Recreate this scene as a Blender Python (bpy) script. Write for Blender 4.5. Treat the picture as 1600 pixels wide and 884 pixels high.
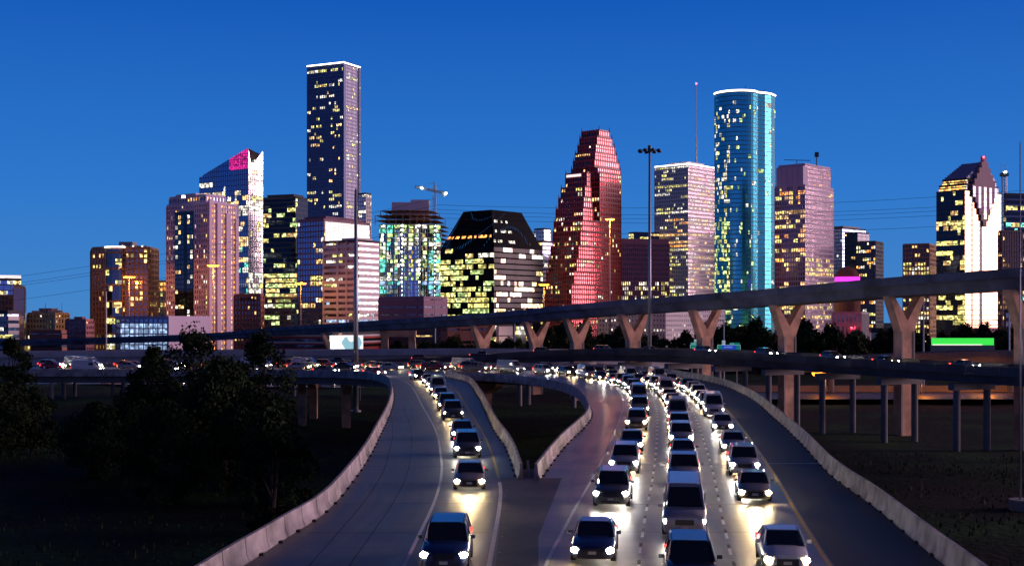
import bpy, math, random
from mathutils import Vector, noise as mnoise
R = math.radians
# ---------------------------------------------------------------- camera
for o in list(bpy.data.objects): bpy.data.objects.remove(o)
sc = bpy.context.scene
COL = sc.collection
F, H0, EYE = 2000.0, 500.0, 9.8
cam_d = bpy.data.cameras.new('camera'); cam = bpy.data.objects.new('camera', cam_d); COL.objects.link(cam)
cam_d.sensor_width = 36; cam_d.lens = 36*F/1600
cam.location = (0, 0, EYE); cam.rotation_euler = (R(90), 0, 0)
cam_d.shift_y = (H0-442)/1600
cam_d.clip_start = .5; cam_d.clip_end = 12000
sc.camera = cam
# ---------------------------------------------------------------- sky, sun, exposure
SUN_AZ = (0.985, 0.17)                      # towards the afterglow, far out to the right of the view
w = bpy.data.worlds.new('World'); sc.world = w; w.use_nodes = True
nt = w.node_tree; N = nt.nodes; L = nt.links; N.clear()
out = N.new('ShaderNodeOutputWorld'); bg = N.new('ShaderNodeBackground')
sky = N.new('ShaderNodeTexSky'); sky.sky_type = 'NISHITA'; sky.sun_disc = False
sky.sun_elevation = R(2.0); sky.sun_rotation = math.atan2(SUN_AZ[0], SUN_AZ[1]); sky.air_density = 1.3; sky.ozone_density = 4
tc = N.new('ShaderNodeTexCoord'); sep = N.new('ShaderNodeSeparateXYZ'); L.new(tc.outputs['Generated'], sep.inputs[0])
ramp = N.new('ShaderNodeValToRGB'); L.new(sep.outputs['Z'], ramp.inputs[0])
cr = ramp.color_ramp; cr.elements[0].position = 0.0; cr.elements[0].color = (.060, .24, .58, 1)
cr.elements[1].position = 1.0; cr.elements[1].color = (.001, .006, .05, 1)
e = cr.elements.new(.10); e.color = (.026, .185, .60, 1)
e = cr.elements.new(.25); e.color = (.006, .095, .47, 1)
e = cr.elements.new(.42); e.color = (.0015, .015, .10, 1)
dot = N.new('ShaderNodeVectorMath'); dot.operation = 'DOT_PRODUCT'; L.new(tc.outputs['Generated'], dot.inputs[0])
d = Vector((SUN_AZ[0], SUN_AZ[1], .1)).normalized(); dot.inputs[1].default_value = d
mx = N.new('ShaderNodeMath'); mx.operation = 'MAXIMUM'; L.new(dot.outputs['Value'], mx.inputs[0]); mx.inputs[1].default_value = 0
pw = N.new('ShaderNodeMath'); pw.operation = 'POWER'; L.new(mx.outputs[0], pw.inputs[0]); pw.inputs[1].default_value = 12
glow = N.new('ShaderNodeMix'); glow.data_type = 'RGBA'; glow.blend_type = 'ADD'; glow.inputs[0].default_value = 1
gm = N.new('ShaderNodeVectorMath'); gm.operation = 'SCALE'; gm.inputs[0].default_value = (2.6, 1.75, 1.75); L.new(pw.outputs[0], gm.inputs['Scale'])
bk = N.new('ShaderNodeMapRange'); L.new(sep.outputs['Y'], bk.inputs['Value']); bk.inputs['From Min'].default_value = -.3; bk.inputs['From Max'].default_value = .6; bk.inputs['To Min'].default_value = .42; bk.inputs['To Max'].default_value = 1
dk = N.new('ShaderNodeVectorMath'); dk.operation = 'SCALE'; L.new(ramp.outputs[0], dk.inputs[0]); L.new(bk.outputs[0], dk.inputs['Scale'])
L.new(dk.outputs[0], glow.inputs[6]); L.new(gm.outputs[0], glow.inputs[7])
b1 = N.new('ShaderNodeMapRange'); L.new(sep.outputs['Y'], b1.inputs['Value']); b1.inputs['From Min'].default_value = .1; b1.inputs['From Max'].default_value = -.7
b2 = N.new('ShaderNodeMapRange'); L.new(sep.outputs['Z'], b2.inputs['Value']); b2.inputs['From Min'].default_value = .22; b2.inputs['From Max'].default_value = .0
b3 = N.new('ShaderNodeMath'); b3.operation = 'MULTIPLY'; L.new(b1.outputs[0], b3.inputs[0]); L.new(b2.outputs[0], b3.inputs[1])
b4 = N.new('ShaderNodeVectorMath'); b4.operation = 'SCALE'; b4.inputs[0].default_value = (.20, .14, .42); L.new(b3.outputs[0], b4.inputs['Scale'])
b5 = N.new('ShaderNodeVectorMath'); b5.operation = 'ADD'; L.new(glow.outputs[2], b5.inputs[0]); L.new(b4.outputs[0], b5.inputs[1])
nm = N.new('ShaderNodeVectorMath'); nm.operation = 'MULTIPLY'; L.new(sky.outputs[0], nm.inputs[0]); nm.inputs[1].default_value = (.004, .004, .008)
ad = N.new('ShaderNodeMix'); ad.data_type = 'RGBA'; ad.blend_type = 'ADD'; ad.inputs[0].default_value = 1
L.new(b5.outputs[0], ad.inputs[6]); L.new(nm.outputs[0], ad.inputs[7])
L.new(ad.outputs[2], bg.inputs['Color']); bg.inputs['Strength'].default_value = 1.0
L.new(bg.outputs[0], out.inputs['Surface'])
sd = bpy.data.lights.new('sun', 'SUN'); sd.energy = 1.7; sd.angle = R(18); sd.color = (1, .62, .70)
so = bpy.data.objects.new('sun', sd); COL.objects.link(so)
so.rotation_euler = Vector((SUN_AZ[0], SUN_AZ[1], .12)).to_track_quat('Z', 'Y').to_euler()
sc.view_settings.view_transform = 'Standard'; sc.view_settings.look = 'None'
sc.view_settings.exposure = 0; sc.view_settings.gamma = 1
sc.render.engine = 'CYCLES'

# ---------------------------------------------------------------- helpers
rnd = random.Random(7)
def at(px, py, Y):                         # world point seen at pixel (px, py) of the photograph at depth Y
    return Vector(((px-800)*Y/F, Y, EYE+(H0-py)*Y/F))
GZ = -10.0                                 # lowest ground
def tag(o, label=None, cat=None, group=None, kind=None):
    if label: o['label'] = label
    if cat: o['category'] = cat
    if group: o['group'] = group
    if kind: o['kind'] = kind
    return o
def empty(name, loc=(0, 0, 0), rz=0):
    o = bpy.data.objects.new(name, None); COL.objects.link(o); o.location = loc; o.rotation_euler = (0, 0, rz)
    o.empty_display_size = .5
    return o
class MB:
    def __init__(s): s.v = []; s.f = []; s.m = []; s.mats = []; s.k = 0
    def use(s, mat):
        if mat not in s.mats: s.mats.append(mat)
        s.k = s.mats.index(mat); return s
    def face(s, *pts):
        n = len(s.v); s.v.extend([tuple(p) for p in pts]); s.f.append(tuple(range(n, n+len(pts)))); s.m.append(s.k)
    def mesh(s, vs, fs):
        n = len(s.v); s.v.extend([tuple(p) for p in vs])
        for f in fs: s.f.append(tuple(n+i for i in f)); s.m.append(s.k)
    def box(s, x0, x1, y0, y1, z0, z1):
        s.mesh([(x0,y0,z0),(x1,y0,z0),(x1,y1,z0),(x0,y1,z0),(x0,y0,z1),(x1,y0,z1),(x1,y1,z1),(x0,y1,z1)],
               [(0,3,2,1),(4,5,6,7),(0,1,5,4),(1,2,6,5),(2,3,7,6),(3,0,4,7)])
    def prism(s, pts, z0, z1, cap0=True):   # pts counter-clockwise; z1 number or list
        n = len(pts); zt = z1 if isinstance(z1, (list, tuple)) else [z1]*n; zb = z0 if isinstance(z0, (list, tuple)) else [z0]*n
        vs = [(p[0], p[1], zb[i]) for i, p in enumerate(pts)]+[(p[0], p[1], zt[i]) for i, p in enumerate(pts)]
        fs = [(i, (i+1) % n, n+(i+1) % n, n+i) for i in range(n)]+[tuple(range(n, 2*n))]
        if cap0: fs.append(tuple(range(n-1, -1, -1)))
        s.mesh(vs, fs)
    def loft(s, rings, cap=True, closed=True):
        k = len(rings[0]); vs = [p for r in rings for p in r]; fs = []
        for i in range(len(rings)-1):
            for j in range(k if closed else k-1):
                a = i*k+j; b = i*k+(j+1) % k; fs.append((a, b, b+k, a+k))
        if cap and closed:
            fs.append(tuple(range(k-1, -1, -1))); fs.append(tuple(range((len(rings)-1)*k, len(rings)*k)))
        s.mesh(vs, fs)
    def tube(s, pts, rad, n=8, cap=True):
        pts = [Vector(p) for p in pts]; rr = rad if isinstance(rad, (list, tuple)) else [rad]*len(pts); rings = []
        for i, p in enumerate(pts):
            t = (pts[min(i+1, len(pts)-1)]-pts[max(i-1, 0)]).normalized()
            a = Vector((0, 0, 1)) if abs(t.z) < .9 else Vector((1, 0, 0))
            u = t.cross(a).normalized(); v = u.cross(t)
            rings.append([p+(u*math.cos(2*math.pi*k/n)+v*math.sin(2*math.pi*k/n))*rr[i] for k in range(n)])
        s.loft(rings, cap)
    def build(s, name, mat=None, parent=None, smooth=False):
        me = bpy.data.meshes.new(name); me.from_pydata(s.v, [], s.f)
        ms = s.mats if s.mats else [mat]
        for m in ms: me.materials.append(m)
        if s.mats: me.polygons.foreach_set('material_index', s.m)
        if smooth: me.polygons.foreach_set('use_smooth', [True]*len(s.f))
        me.update(); me.validate()
        o = bpy.data.objects.new(name, me); COL.objects.link(o); o.parent = parent
        return o

# ---------------------------------------------------------------- materials
def mat(name, col, rough=.8, metal=0, var=.15, scale=.3, emit=None, es=0, bump=0, spec=.5, dirt=None, coat=0):
    m = bpy.data.materials.new(name); m.use_nodes = True; n = m.node_tree.nodes; l = m.node_tree.links
    b = n['Principled BSDF']; b.inputs['Roughness'].default_value = rough; b.inputs['Metallic'].default_value = metal
    b.inputs['Specular IOR Level'].default_value = spec; b.inputs['Coat Weight'].default_value = coat
    if var:
        tcn = n.new('ShaderNodeTexCoord'); no = n.new('ShaderNodeTexNoise'); no.inputs['Scale'].default_value = scale; no.inputs['Detail'].default_value = 6
        l.new(tcn.outputs['Object'], no.inputs['Vector'])
        rp = n.new('ShaderNodeValToRGB'); l.new(no.outputs['Fac'], rp.inputs[0])
        rp.color_ramp.elements[0].position = .3; rp.color_ramp.elements[1].position = .7
        lo = dirt if dirt else [c*(1-var) for c in col]; hi = [min(1, c*(1+var)) for c in col]
        rp.color_ramp.elements[0].color = (*lo, 1); rp.color_ramp.elements[1].color = (*hi, 1)
        l.new(rp.outputs[0], b.inputs['Base Color'])
        if bump:
            bp = n.new('ShaderNodeBump'); bp.inputs['Strength'].default_value = bump; n2 = n.new('ShaderNodeTexNoise'); n2.inputs['Scale'].default_value = scale*12
            l.new(tcn.outputs['Object'], n2.inputs['Vector']); l.new(n2.outputs['Fac'], bp.inputs['Height']); l.new(bp.outputs[0], b.inputs['Normal'])
    else: b.inputs['Base Color'].default_value = (*col, 1)
    if emit:
        b.inputs['Emission Color'].default_value = (*emit, 1); b.inputs['Emission Strength'].default_value = es
    return m
def lit(name, col, es, cell=1.9, lo=.25):   # a lit window: brightness differs from room to room
    m = bpy.data.materials.new(name); m.use_nodes = True; n = m.node_tree.nodes; l = m.node_tree.links
    b = n['Principled BSDF']; b.inputs['Base Color'].default_value = (.05, .05, .05, 1); b.inputs['Roughness'].default_value = .1
    tcn = n.new('ShaderNodeTexCoord'); sn = n.new('ShaderNodeVectorMath'); sn.operation = 'SNAP'; sn.inputs[1].default_value = (cell, cell, cell*.7)
    wn = n.new('ShaderNodeTexWhiteNoise'); l.new(tcn.outputs['Object'], sn.inputs[0]); l.new(sn.outputs[0], wn.inputs['Vector'])
    mr = n.new('ShaderNodeMapRange'); mr.inputs['To Min'].default_value = es*lo*.6; mr.inputs['To Max'].default_value = es*2.3
    p2 = n.new('ShaderNodeMath'); p2.operation = 'POWER'; p2.inputs[1].default_value = 2.2; l.new(wn.outputs['Value'], p2.inputs[0]); l.new(p2.outputs[0], mr.inputs['Value']); l.new(mr.outputs[0], b.inputs['Emission Strength']); b.inputs['Emission Color'].default_value = (*col, 1)
    m.cycles.emission_sampling = 'NONE'
    return m
def glass(name, col, rough=.08, metal=.85, wav=.015):
    m = bpy.data.materials.new(name); m.use_nodes = True; n = m.node_tree.nodes; l = m.node_tree.links
    b = n['Principled BSDF']; b.inputs['Base Color'].default_value = (*col, 1); b.inputs['Roughness'].default_value = rough; b.inputs['Metallic'].default_value = metal
    tcn = n.new('ShaderNodeTexCoord'); no = n.new('ShaderNodeTexNoise'); no.inputs['Scale'].default_value = .12; no.inputs['Detail'].default_value = 3
    l.new(tcn.outputs['Object'], no.inputs['Vector']); bp = n.new('ShaderNodeBump'); bp.inputs['Strength'].default_value = .5; bp.inputs['Distance'].default_value = wav*10
    l.new(no.outputs['Fac'], bp.inputs['Height']); l.new(bp.outputs[0], b.inputs['Normal'])
    return m
M = {}
M['concrete'] = mat('concrete', (.34, .32, .30), .85, scale=.25, var=.25, bump=.15)
M['conc_pier'] = mat('orange_lit_pier_concrete', (.70, .40, .26), .85, scale=.35, var=.4, bump=.1)  # orange city light falling on the piers is put into this colour
M['conc_dark'] = mat('girder_concrete', (.22, .21, .21), .85, scale=.3, var=.25)
M['steel'] = mat('galvanised_steel', (.45, .47, .5), .45, metal=.6, var=.08)
M['steel_dark'] = mat('dark_steel', (.08, .08, .09), .5, metal=.5, var=.05)
M['white'] = mat('white_paint', (.75, .74, .72), .6, var=.12, scale=2)
M['yellow'] = mat('yellow_paint', (.62, .38, .05), .6, var=.2, scale=2)
M['black_mark'] = mat('black_marking', (.02, .02, .02), .7, var=.1)
M['roof'] = mat('roof_gravel', (.08, .08, .09), .9)
M['pinkwall'] = mat('pale_pink_stone', (.62, .50, .66), .7, scale=.02, var=.08)
M['whitewall'] = mat('white_stone', (.72, .66, .70), .6, scale=.02, var=.06)
M['tan'] = mat('tan_brick', (.42, .26, .16), .8, scale=.03, var=.15)
M['tanlight'] = mat('tan_stone', (.50, .42, .30), .8, scale=.03, var=.1)
M['brick'] = mat('red_brick', (.34, .13, .10), .85, scale=.05, var=.15)
M['redgranite'] = mat('red_granite', (.36, .04, .055), .45, scale=.02, var=.12)
M['brown'] = mat('brown_stone', (.20, .12, .12), .7, scale=.03, var=.12)
M['darkwall'] = mat('dark_cladding', (.03, .035, .05), .4, scale=.03, var=.1)
M['teal'] = mat('teal_mullion', (.05, .30, .36), .4, var=.1, scale=.05)
M['inkwall'] = mat('ink_cladding', (.010, .012, .02), .85, var=0, spec=.02)
M['bluewall'] = mat('blue_grey_cladding', (.11, .17, .38), .45, scale=.03, var=.1)
M['greywall'] = mat('grey_stone', (.36, .34, .37), .7, scale=.03, var=.12)
M['purple'] = mat('mauve_stone', (.30, .17, .24), .75, scale=.03, var=.12)
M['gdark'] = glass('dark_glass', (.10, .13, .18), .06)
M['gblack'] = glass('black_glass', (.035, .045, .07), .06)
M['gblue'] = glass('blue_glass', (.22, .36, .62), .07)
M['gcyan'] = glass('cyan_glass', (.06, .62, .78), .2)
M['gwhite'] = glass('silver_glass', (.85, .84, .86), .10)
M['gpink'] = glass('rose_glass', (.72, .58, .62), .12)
M['gred'] = glass('red_afterglow_glass', (.62, .12, .13), .12); M['gcream'] = glass('cream_afterglow_glass', (.33, .20, .10), .12); M['gink'] = mat('ink_glass', (.006, .008, .015), .12, var=0, spec=.05)  # red and cream glass: afterglow on right-hand faces put into the tint
M['gbronze'] = glass('bronze_glass', (.30, .20, .20), .10)
M['LW'] = lit('warm_window', (1, .62, .22), 1.5)
M['LY'] = lit('yellow_window', (1, .88, .25), 1.25)
M['LG'] = lit('greenish_window', (.75, 1, .35), 1.15)
M['LC'] = lit('white_window', (1, .93, .75), 1.4)
M['LD'] = lit('dim_window', (1, .5, .18), .5)
M['LO'] = lit('orange_window', (1, .38, .08), 2.0)
M['LAQ'] = lit('aqua_window', (.2, 1, .75), 1.2)
M['LBL'] = lit('pale_blue_window', (.45, .65, 1), .75, lo=.7)
M['LMG'] = lit('magenta_screen', (1, .02, .35), .75, lo=.8)
M['led'] = mat('white_led_strip', (.8, .8, .8), var=0, emit=(1, .93, .9), es=5)
M['led_dim'] = mat('white_lit_panel', (.8, .8, .8), var=0, emit=(1, .86, .8), es=1.1)
M['sodium'] = mat('sodium_lamp_glass', (1, .5, .1), var=0, emit=(1, .30, .02), es=6)
M['redled'] = mat('red_beacon', (1, .1, .1), var=0, emit=(1, .05, .08), es=14)
M['rubber'] = mat('tyre_rubber', (.02, .02, .02), .8, var=.1)
M['chrome'] = mat('chrome', (.6, .6, .62), .2, metal=1, var=0)
M['carglass'] = mat('car_glass', (.02, .025, .03), .05, var=0, spec=.8)
M['trim'] = mat('black_plastic', (.02, .02, .022), .5, var=0)
M['headlight'] = mat('headlight_lens', (1, 1, 1), var=0, emit=(1, .93, .80), es=160)
M['headlight_warm'] = mat('headlight_lens_warm', (1, 1, 1), var=0, emit=(1, .74, .40), es=120)
M['headlight'].cycles.emission_sampling = 'NONE'; M['headlight_warm'].cycles.emission_sampling = 'NONE'
M['taillight'] = mat('tail_light_lens', (.5, .02, .02), .2, var=0, emit=(1, .03, .02), es=6); M['taillight'].cycles.emission_sampling = 'NONE'
M['amber'] = mat('marker_lens', (.8, .3, .05), .2, var=0, emit=(1, .35, .05), es=8); M['amber'].cycles.emission_sampling = 'NONE'
M['plate'] = mat('number_plate', (.6, .6, .58), .5, var=0)
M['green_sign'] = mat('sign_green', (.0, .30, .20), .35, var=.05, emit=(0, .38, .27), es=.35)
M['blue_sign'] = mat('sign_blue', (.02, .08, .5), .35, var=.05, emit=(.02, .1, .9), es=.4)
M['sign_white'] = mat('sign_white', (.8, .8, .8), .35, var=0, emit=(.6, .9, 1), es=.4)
M['bark'] = mat('bark', (.06, .045, .035), .9, scale=3, var=.3, bump=.4)
def leafmat(name, c):
    m = mat(name, c, .85, scale=.6, var=.45, spec=.1); return m
M['leaf'] = leafmat('leaves', (.026, .046, .018)); M['leafdark'] = leafmat('dark_leaves', (.015, .026, .012)); M['leafdry'] = leafmat('olive_leaves', (.09, .085, .035))

# road surface: broomed concrete with tyre wear, cross joints and patched sections
def road_mat(name, base, rough=.42):
    m = bpy.data.materials.new(name); m.use_nodes = True; n = m.node_tree.nodes; l = m.node_tree.links
    b = n['Principled BSDF']; uv = n.new('ShaderNodeUVMap'); tcn = n.new('ShaderNodeTexCoord')
    def noise_(sx, sy, det, src):
        mp = n.new('ShaderNodeMapping'); mp.inputs['Scale'].default_value = (sx, sy, 1); l.new(src, mp.inputs[0])
        k = n.new('ShaderNodeTexNoise'); k.inputs['Scale'].default_value = 1; k.inputs['Detail'].default_value = det; l.new(mp.outputs[0], k.inputs['Vector']); return k.outputs['Fac']
    a = noise_(1.3, .03, 5, uv.outputs[0])            # long streaks along the lanes
    c = noise_(.12, 2.6, 4, uv.outputs[0])            # fine cross tining
    e_ = noise_(.35, .35, 7, tcn.outputs['Object'])   # blotches
    def mul(x, y, op='MULTIPLY'):
        q = n.new('ShaderNodeMath'); q.operation = op; l.new(x, q.inputs[0])
        if isinstance(y, (int, float)): q.inputs[1].default_value = y
        else: l.new(y, q.inputs[1])
        return q.outputs[0]
    s = mul(mul(mul(a, 1.7), mul(c, .7), 'ADD'), mul(e_, .8), 'ADD')
    rp = n.new('ShaderNodeValToRGB'); l.new(mul(s, .3125), rp.inputs[0])
    rp.color_ramp.elements[0].position = .42; rp.color_ramp.elements[1].position = .58
    rp.color_ramp.elements[0].color = (*[q*.38 for q in base], 1); rp.color_ramp.elements[1].color = (*[q*1.5 for q in base], 1)
    l.new(rp.outputs[0], b.inputs['Base Color'])
    rr = n.new('ShaderNodeMapRange'); rr.inputs['To Min'].default_value = rough-.08; rr.inputs['To Max'].default_value = rough+.14; l.new(s, rr.inputs['Value']); rr.inputs['From Min'].default_value = 1.1; rr.inputs['From Max'].default_value = 2.1
    l.new(rr.outputs[0], b.inputs['Roughness'])
    bp = n.new('ShaderNodeBump'); bp.inputs['Strength'].default_value = .25; bp.inputs['Distance'].default_value = .02; l.new(c, bp.inputs['Height']); l.new(bp.outputs[0], b.inputs['Normal'])
    return m
M['road'] = road_mat('road_concrete', (.17, .15, .13), .37)
M['roadold'] = road_mat('worn_road_concrete', (.10, .095, .10), .44); M['shoulder'] = road_mat('shoulder_asphalt', (.035, .033, .04), .6); M['goremat'] = mat('gore_asphalt', (.07, .055, .05), .6, scale=1.5, var=.3)

# ---------------------------------------------------------------- splines
def catmull(P, n=10):
    P = [Vector(p) for p in P]; out_ = []
    for i in range(len(P)-1):
        p0 = P[max(i-1, 0)]; p1 = P[i]; p2 = P[i+1]; p3 = P[min(i+2, len(P)-1)]
        for k in range(n):
            t = k/n
            out_.append(.5*((2*p1)+(p2-p0)*t+(2*p0-5*p1+4*p2-p3)*t*t+(3*p1-p0-3*p2+p3)*t**3))
    out_.append(P[-1]); return out_
def resample(P, step):
    out_ = [P[0]]; acc = 0
    for a, b in zip(P, P[1:]):
        ln = (b-a).length
        if ln < 1e-9: continue
        t = step-acc
        while t <= ln:
            out_.append(a+(b-a)*(t/ln)); t += step
        acc = ln-(t-step)
    return out_
def normals2(P):
    r = []
    for i in range(len(P)):
        t = (P[min(i+1, len(P)-1)]-P[max(i-1, 0)]); t.z = 0; t.normalize(); r.append(Vector((t.y, -t.x, 0)))
    return r                                # to the right of travel along P
def offset(P, d):
    nn = normals2(P); return [p+n*d for p, n in zip(P, nn)]

# ---------------------------------------------------------------- ground
def ground():
    m = bpy.data.materials.new('grass_ground'); m.use_nodes = True; n = m.node_tree.nodes; l = m.node_tree.links; b = n['Principled BSDF']
    tcn = n.new('ShaderNodeTexCoord'); a = n.new('ShaderNodeTexNoise'); a.inputs['Scale'].default_value = .035; a.inputs['Detail'].default_value = 8; l.new(tcn.outputs['Object'], a.inputs['Vector'])
    rp = n.new('ShaderNodeValToRGB'); l.new(a.outputs['Fac'], rp.inputs[0]); r_ = rp.color_ramp
    r_.elements[0].position = .35; r_.elements[0].color = (.022, .014, .014, 1); r_.elements[1].position = .62; r_.elements[1].color = (.03, .07, .02, 1)
    q = r_.elements.new(.47); q.color = (.012, .02, .008, 1)
    f = n.new('ShaderNodeTexNoise'); f.inputs['Scale'].default_value = 1.2; f.inputs['Detail'].default_value = 8; l.new(tcn.outputs['Object'], f.inputs['Vector'])
    mixn = n.new('ShaderNodeMix'); mixn.data_type = 'RGBA'; mixn.blend_type = 'OVERLAY'; mixn.inputs[0].default_value = .8
    l.new(rp.outputs[0], mixn.inputs[6]); l.new(f.outputs['Fac'], mixn.inputs[7]); l.new(mixn.outputs[2], b.inputs['Base Color'])
    b.inputs['Roughness'].default_value = .95; b.inputs['Specular IOR Level'].default_value = .1
    bp = n.new('ShaderNodeBump'); bp.inputs['Strength'].default_value = .8; bp.inputs['Distance'].default_value = .3; l.new(f.outputs['Fac'], bp.inputs['Height']); l.new(bp.outputs[0], b.inputs['Normal'])
    mb = MB(); xs = [-6000, -1500, -600]+list(range(-300, 301, 12))+[600, 1500, 6000]; ys = [-200, 0]+list(range(20, 501, 12))+[700, 1000, 2000, 4000, 9000]
    vs = []
    for y in ys:
        for x in xs:
            h = 1.1*mnoise.noise(Vector((x*.02, y*.02, 0)))+.5*mnoise.noise(Vector((x*.07, y*.07, 3))) if -320 < x < 320 and 0 < y < 520 else 0
            vs.append((x, y, GZ+h))
    k = len(xs); mb.mesh(vs, [(j*k+i, j*k+i+1, (j+1)*k+i+1, (j+1)*k+i) for j in range(len(ys)-1) for i in range(k-1)])
    tag(mb.build('ground', m, smooth=True), kind='structure')
ground()

# ---------------------------------------------------------------- the two carriageways
LR = [((-12.0, 22), (-.3, 22)), ((-11.5, 34), (.2, 34)), ((-11.1, 46), (.6, 46)), ((-10.2, 57), (.8, 57)), ((-9.5, 66), (.9, 66)), ((-9.7, 78), (.3, 79)),
      ((-10.2, 91), (-.4, 97)), ((-11, 105), (-1.7, 116)), ((-13.2, 140), (-3.0, 140)), ((-16.1, 174), (-4.3, 163)), ((-19.8, 204), (-7.2, 202)),
      ((-25.6, 221), (-12.5, 225)), ((-38, 229), (-27, 239)), ((-60, 232), (-55, 246)), ((-100, 232), (-100, 247))]
RR = [((-.3, 22), (14.6, 22)), ((.2, 34), (15.7, 34)), ((.6, 46), (16.8, 46)), ((.8, 57), (17.9, 57)), ((.9, 66), (19, 67)), ((1.75, 79), (20.3, 82)),
      ((4.05, 99), (23.2, 103)), ((7.9, 128), (26.5, 130)), ((8.9, 153), (29.6, 157)), ((8.5, 174), (31.4, 185)), ((5.8, 192), (30.9, 208)),
      ((.4, 207), (25.5, 240)), ((-5.7, 216), (12, 259)), ((-12.5, 225), (-10, 268)), ((-27, 239), (-30, 271)), ((-55, 246), (-60, 272)), ((-100, 247), (-100, 272))]
def sheet(pairs, z, m, thick, name):
    a = catmull([(p[0][0], p[0][1], z) for p in pairs], 8); b = catmull([(p[1][0], p[1][1], z) for p in pairs], 8)
    me = bpy.data.meshes.new(name); vs = []; fs = []; uvs = []; s = 0
    cols = 9
    for i in range(len(a)):
        if i: s += ((a[i]+b[i])/2-(a[i-1]+b[i-1])/2).length
        for k in range(cols):
            p = a[i].lerp(b[i], k/(cols-1)); vs.append(p); uvs.append(((p-a[i]).length, s))
    top = len(vs)
    for i in range(len(a)-1):
        for k in range(cols-1):
            q = i*cols+k; fs.append((q, q+1, q+cols+1, q+cols))
    low = [(0, 0, -thick)]
    for i in range(len(a)):
        vs.append(a[i]-Vector((0, 0, thick))); vs.append(b[i]-Vector((0, 0, thick))); uvs += [(0, 0), (0, 0)]
    for i in range(len(a)-1):
        p = top+2*i; fs.append((p, p+2, p+3, p+1)); fs.append((i*cols, (i+1)*cols, p+2, p)); fs.append(((i+1)*cols-1, p+1, p+3, (i+2)*cols-1))
    me.from_pydata([tuple(v) for v in vs], [], fs); me.materials.append(m)
    uvl = me.uv_layers.new(name='UVMap')
    for lp in me.loops: uvl.data[lp.index].uv = uvs[lp.vertex_index]
    me.update()
    o = bpy.data.objects.new(name, me); COL.objects.link(o); return tag(o, kind='structure')
road_l = sheet(LR, 0.0, M['roadold'], .35, 'road'); road_r = sheet(RR, 0.0, M['road'], .35, 'road')

gp = MB(); gp.face((-.15, 22, .004), (.3, 22, .004), (.95, 46, .004), (1.2, 58, .004), (3.1, 79.6, .004), (-.7, 79.6, .004), (-.55, 66, .004), (-.7, 46, .004))
tag(gp.build('gore_paving', M['goremat']), kind='structure')
def right_shoulder():
    b = catmull([(p[1][0], p[1][1], 0) for p in RR], 8); D7 = SH
    mb = MB(); a_ = resample(D7, 2.0)
    q0 = None
    for p in a_:
        q = min(b, key=lambda k: (k-p).length)
        # nearest point on the barrier foot, interpolated along its polyline
        best = None
        for i in range(len(b)-1):
            ab = b[i+1]-b[i]; t = max(0, min(1, (p-b[i]).dot(ab)/ab.length_squared)); c = b[i]+ab*t
            if best is None or (c-p).length < (best-p).length: best = c
        if q0: mb.face((q0[0].x, q0[0].y, .003), (q0[1].x, q0[1].y, .003), (best.x, best.y, .003), (p.x, p.y, .003))
        q0 = (p, best)
    tag(mb.build('road_shoulder', M['shoulder']), kind='structure')
def strip(mb, P, wd, z=.006, on=None, off=None):
    P = resample(P, .5); Q1 = offset(P, -wd/2); Q2 = offset(P, wd/2)
    for i in range(len(P)-1):
        if on is not None and ((i*.5) % (on+off)) >= on: continue
        mb.face((Q1[i].x, Q1[i].y, z), (Q2[i].x, Q2[i].y, z), (Q2[i+1].x, Q2[i+1].y, z), (Q1[i+1].x, Q1[i+1].y, z))
D1 = catmull([(3.0, 30, 0), (3.9, 40, 0), (5.25, 52.8, 0), (5.9, 58, 0), (6.9, 65.8, 0), (8.8, 80, 0), (11.1, 98.5, 0), (14.2, 125, 0), (16.3, 145, 0), (18.2, 170, 0), (18.5, 188, 0),
              (16.8, 206, 0), (11.5, 226, 0), (2, 240, 0), (-11, 248.5, 0), (-30, 255, 0), (-60, 258.5, 0), (-100, 259.5, 0)], 10)
WL = catmull([(-4.4, 30, 0), (-4.35, 42, 0), (-4.3, 52.3, 0), (-4.25, 58.2, 0), (-4.2, 69.8, 0), (-4.5, 81.7, 0), (-5.2, 93.3, 0), (-6.8, 114, 0), (-10.1, 145, 0), (-15.0, 190, 0), (-19, 212, 0), (-28, 228, 0), (-45, 236, 0), (-100, 238, 0)], 10)
WR = catmull([(-1.0, 30, 0), (-1.0, 42, 0), (-.9, 52.3, 0), (-.65, 68.8, 0), (-.83, 79.4, 0), (-1.95, 102.6, 0), (-4.35, 135, 0), (-8.0, 180, 0), (-12, 208, 0), (-22, 229, 0), (-40, 239, 0), (-100, 242, 0)], 10)
def cut(P, y0, y1): return [p for p in P if y0 <= p.y <= y1]
SH = [p for p in offset(D1, 7.75)]; right_shoulder()
mw = MB()
strip(mw, offset(D1, -3.7), .16); strip(mw, WL, .16); strip(mw, cut(WR, 20, 79), .2)
tag(mw.build('road_marking', M['white']), kind='structure')
my = MB(); strip(my, cut(WR, 79, 232), .16); strip(my, offset(D1, 7.6), .16); tag(my.build('road_marking', M['yellow']), kind='structure')
md = MB(); strip(md, D1, .14, .006, 1.5, 2.5); strip(md, offset(D1, 3.8), .14, .006, 1.5, 2.5); tag(md.build('road_marking', M['white']), kind='structure')
def shifted(P, s):
    Q = resample(P, .5); return Q[int(s/.5):]
mk = MB(); strip(mk, shifted(D1, 1.5), .14, .006, 1.0, 3.0); strip(mk, shifted(offset(D1, 3.8), 1.5), .14, .006, 1.0, 3.0)
tag(mk.build('road_marking', M['black_mark']), kind='structure')
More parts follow.
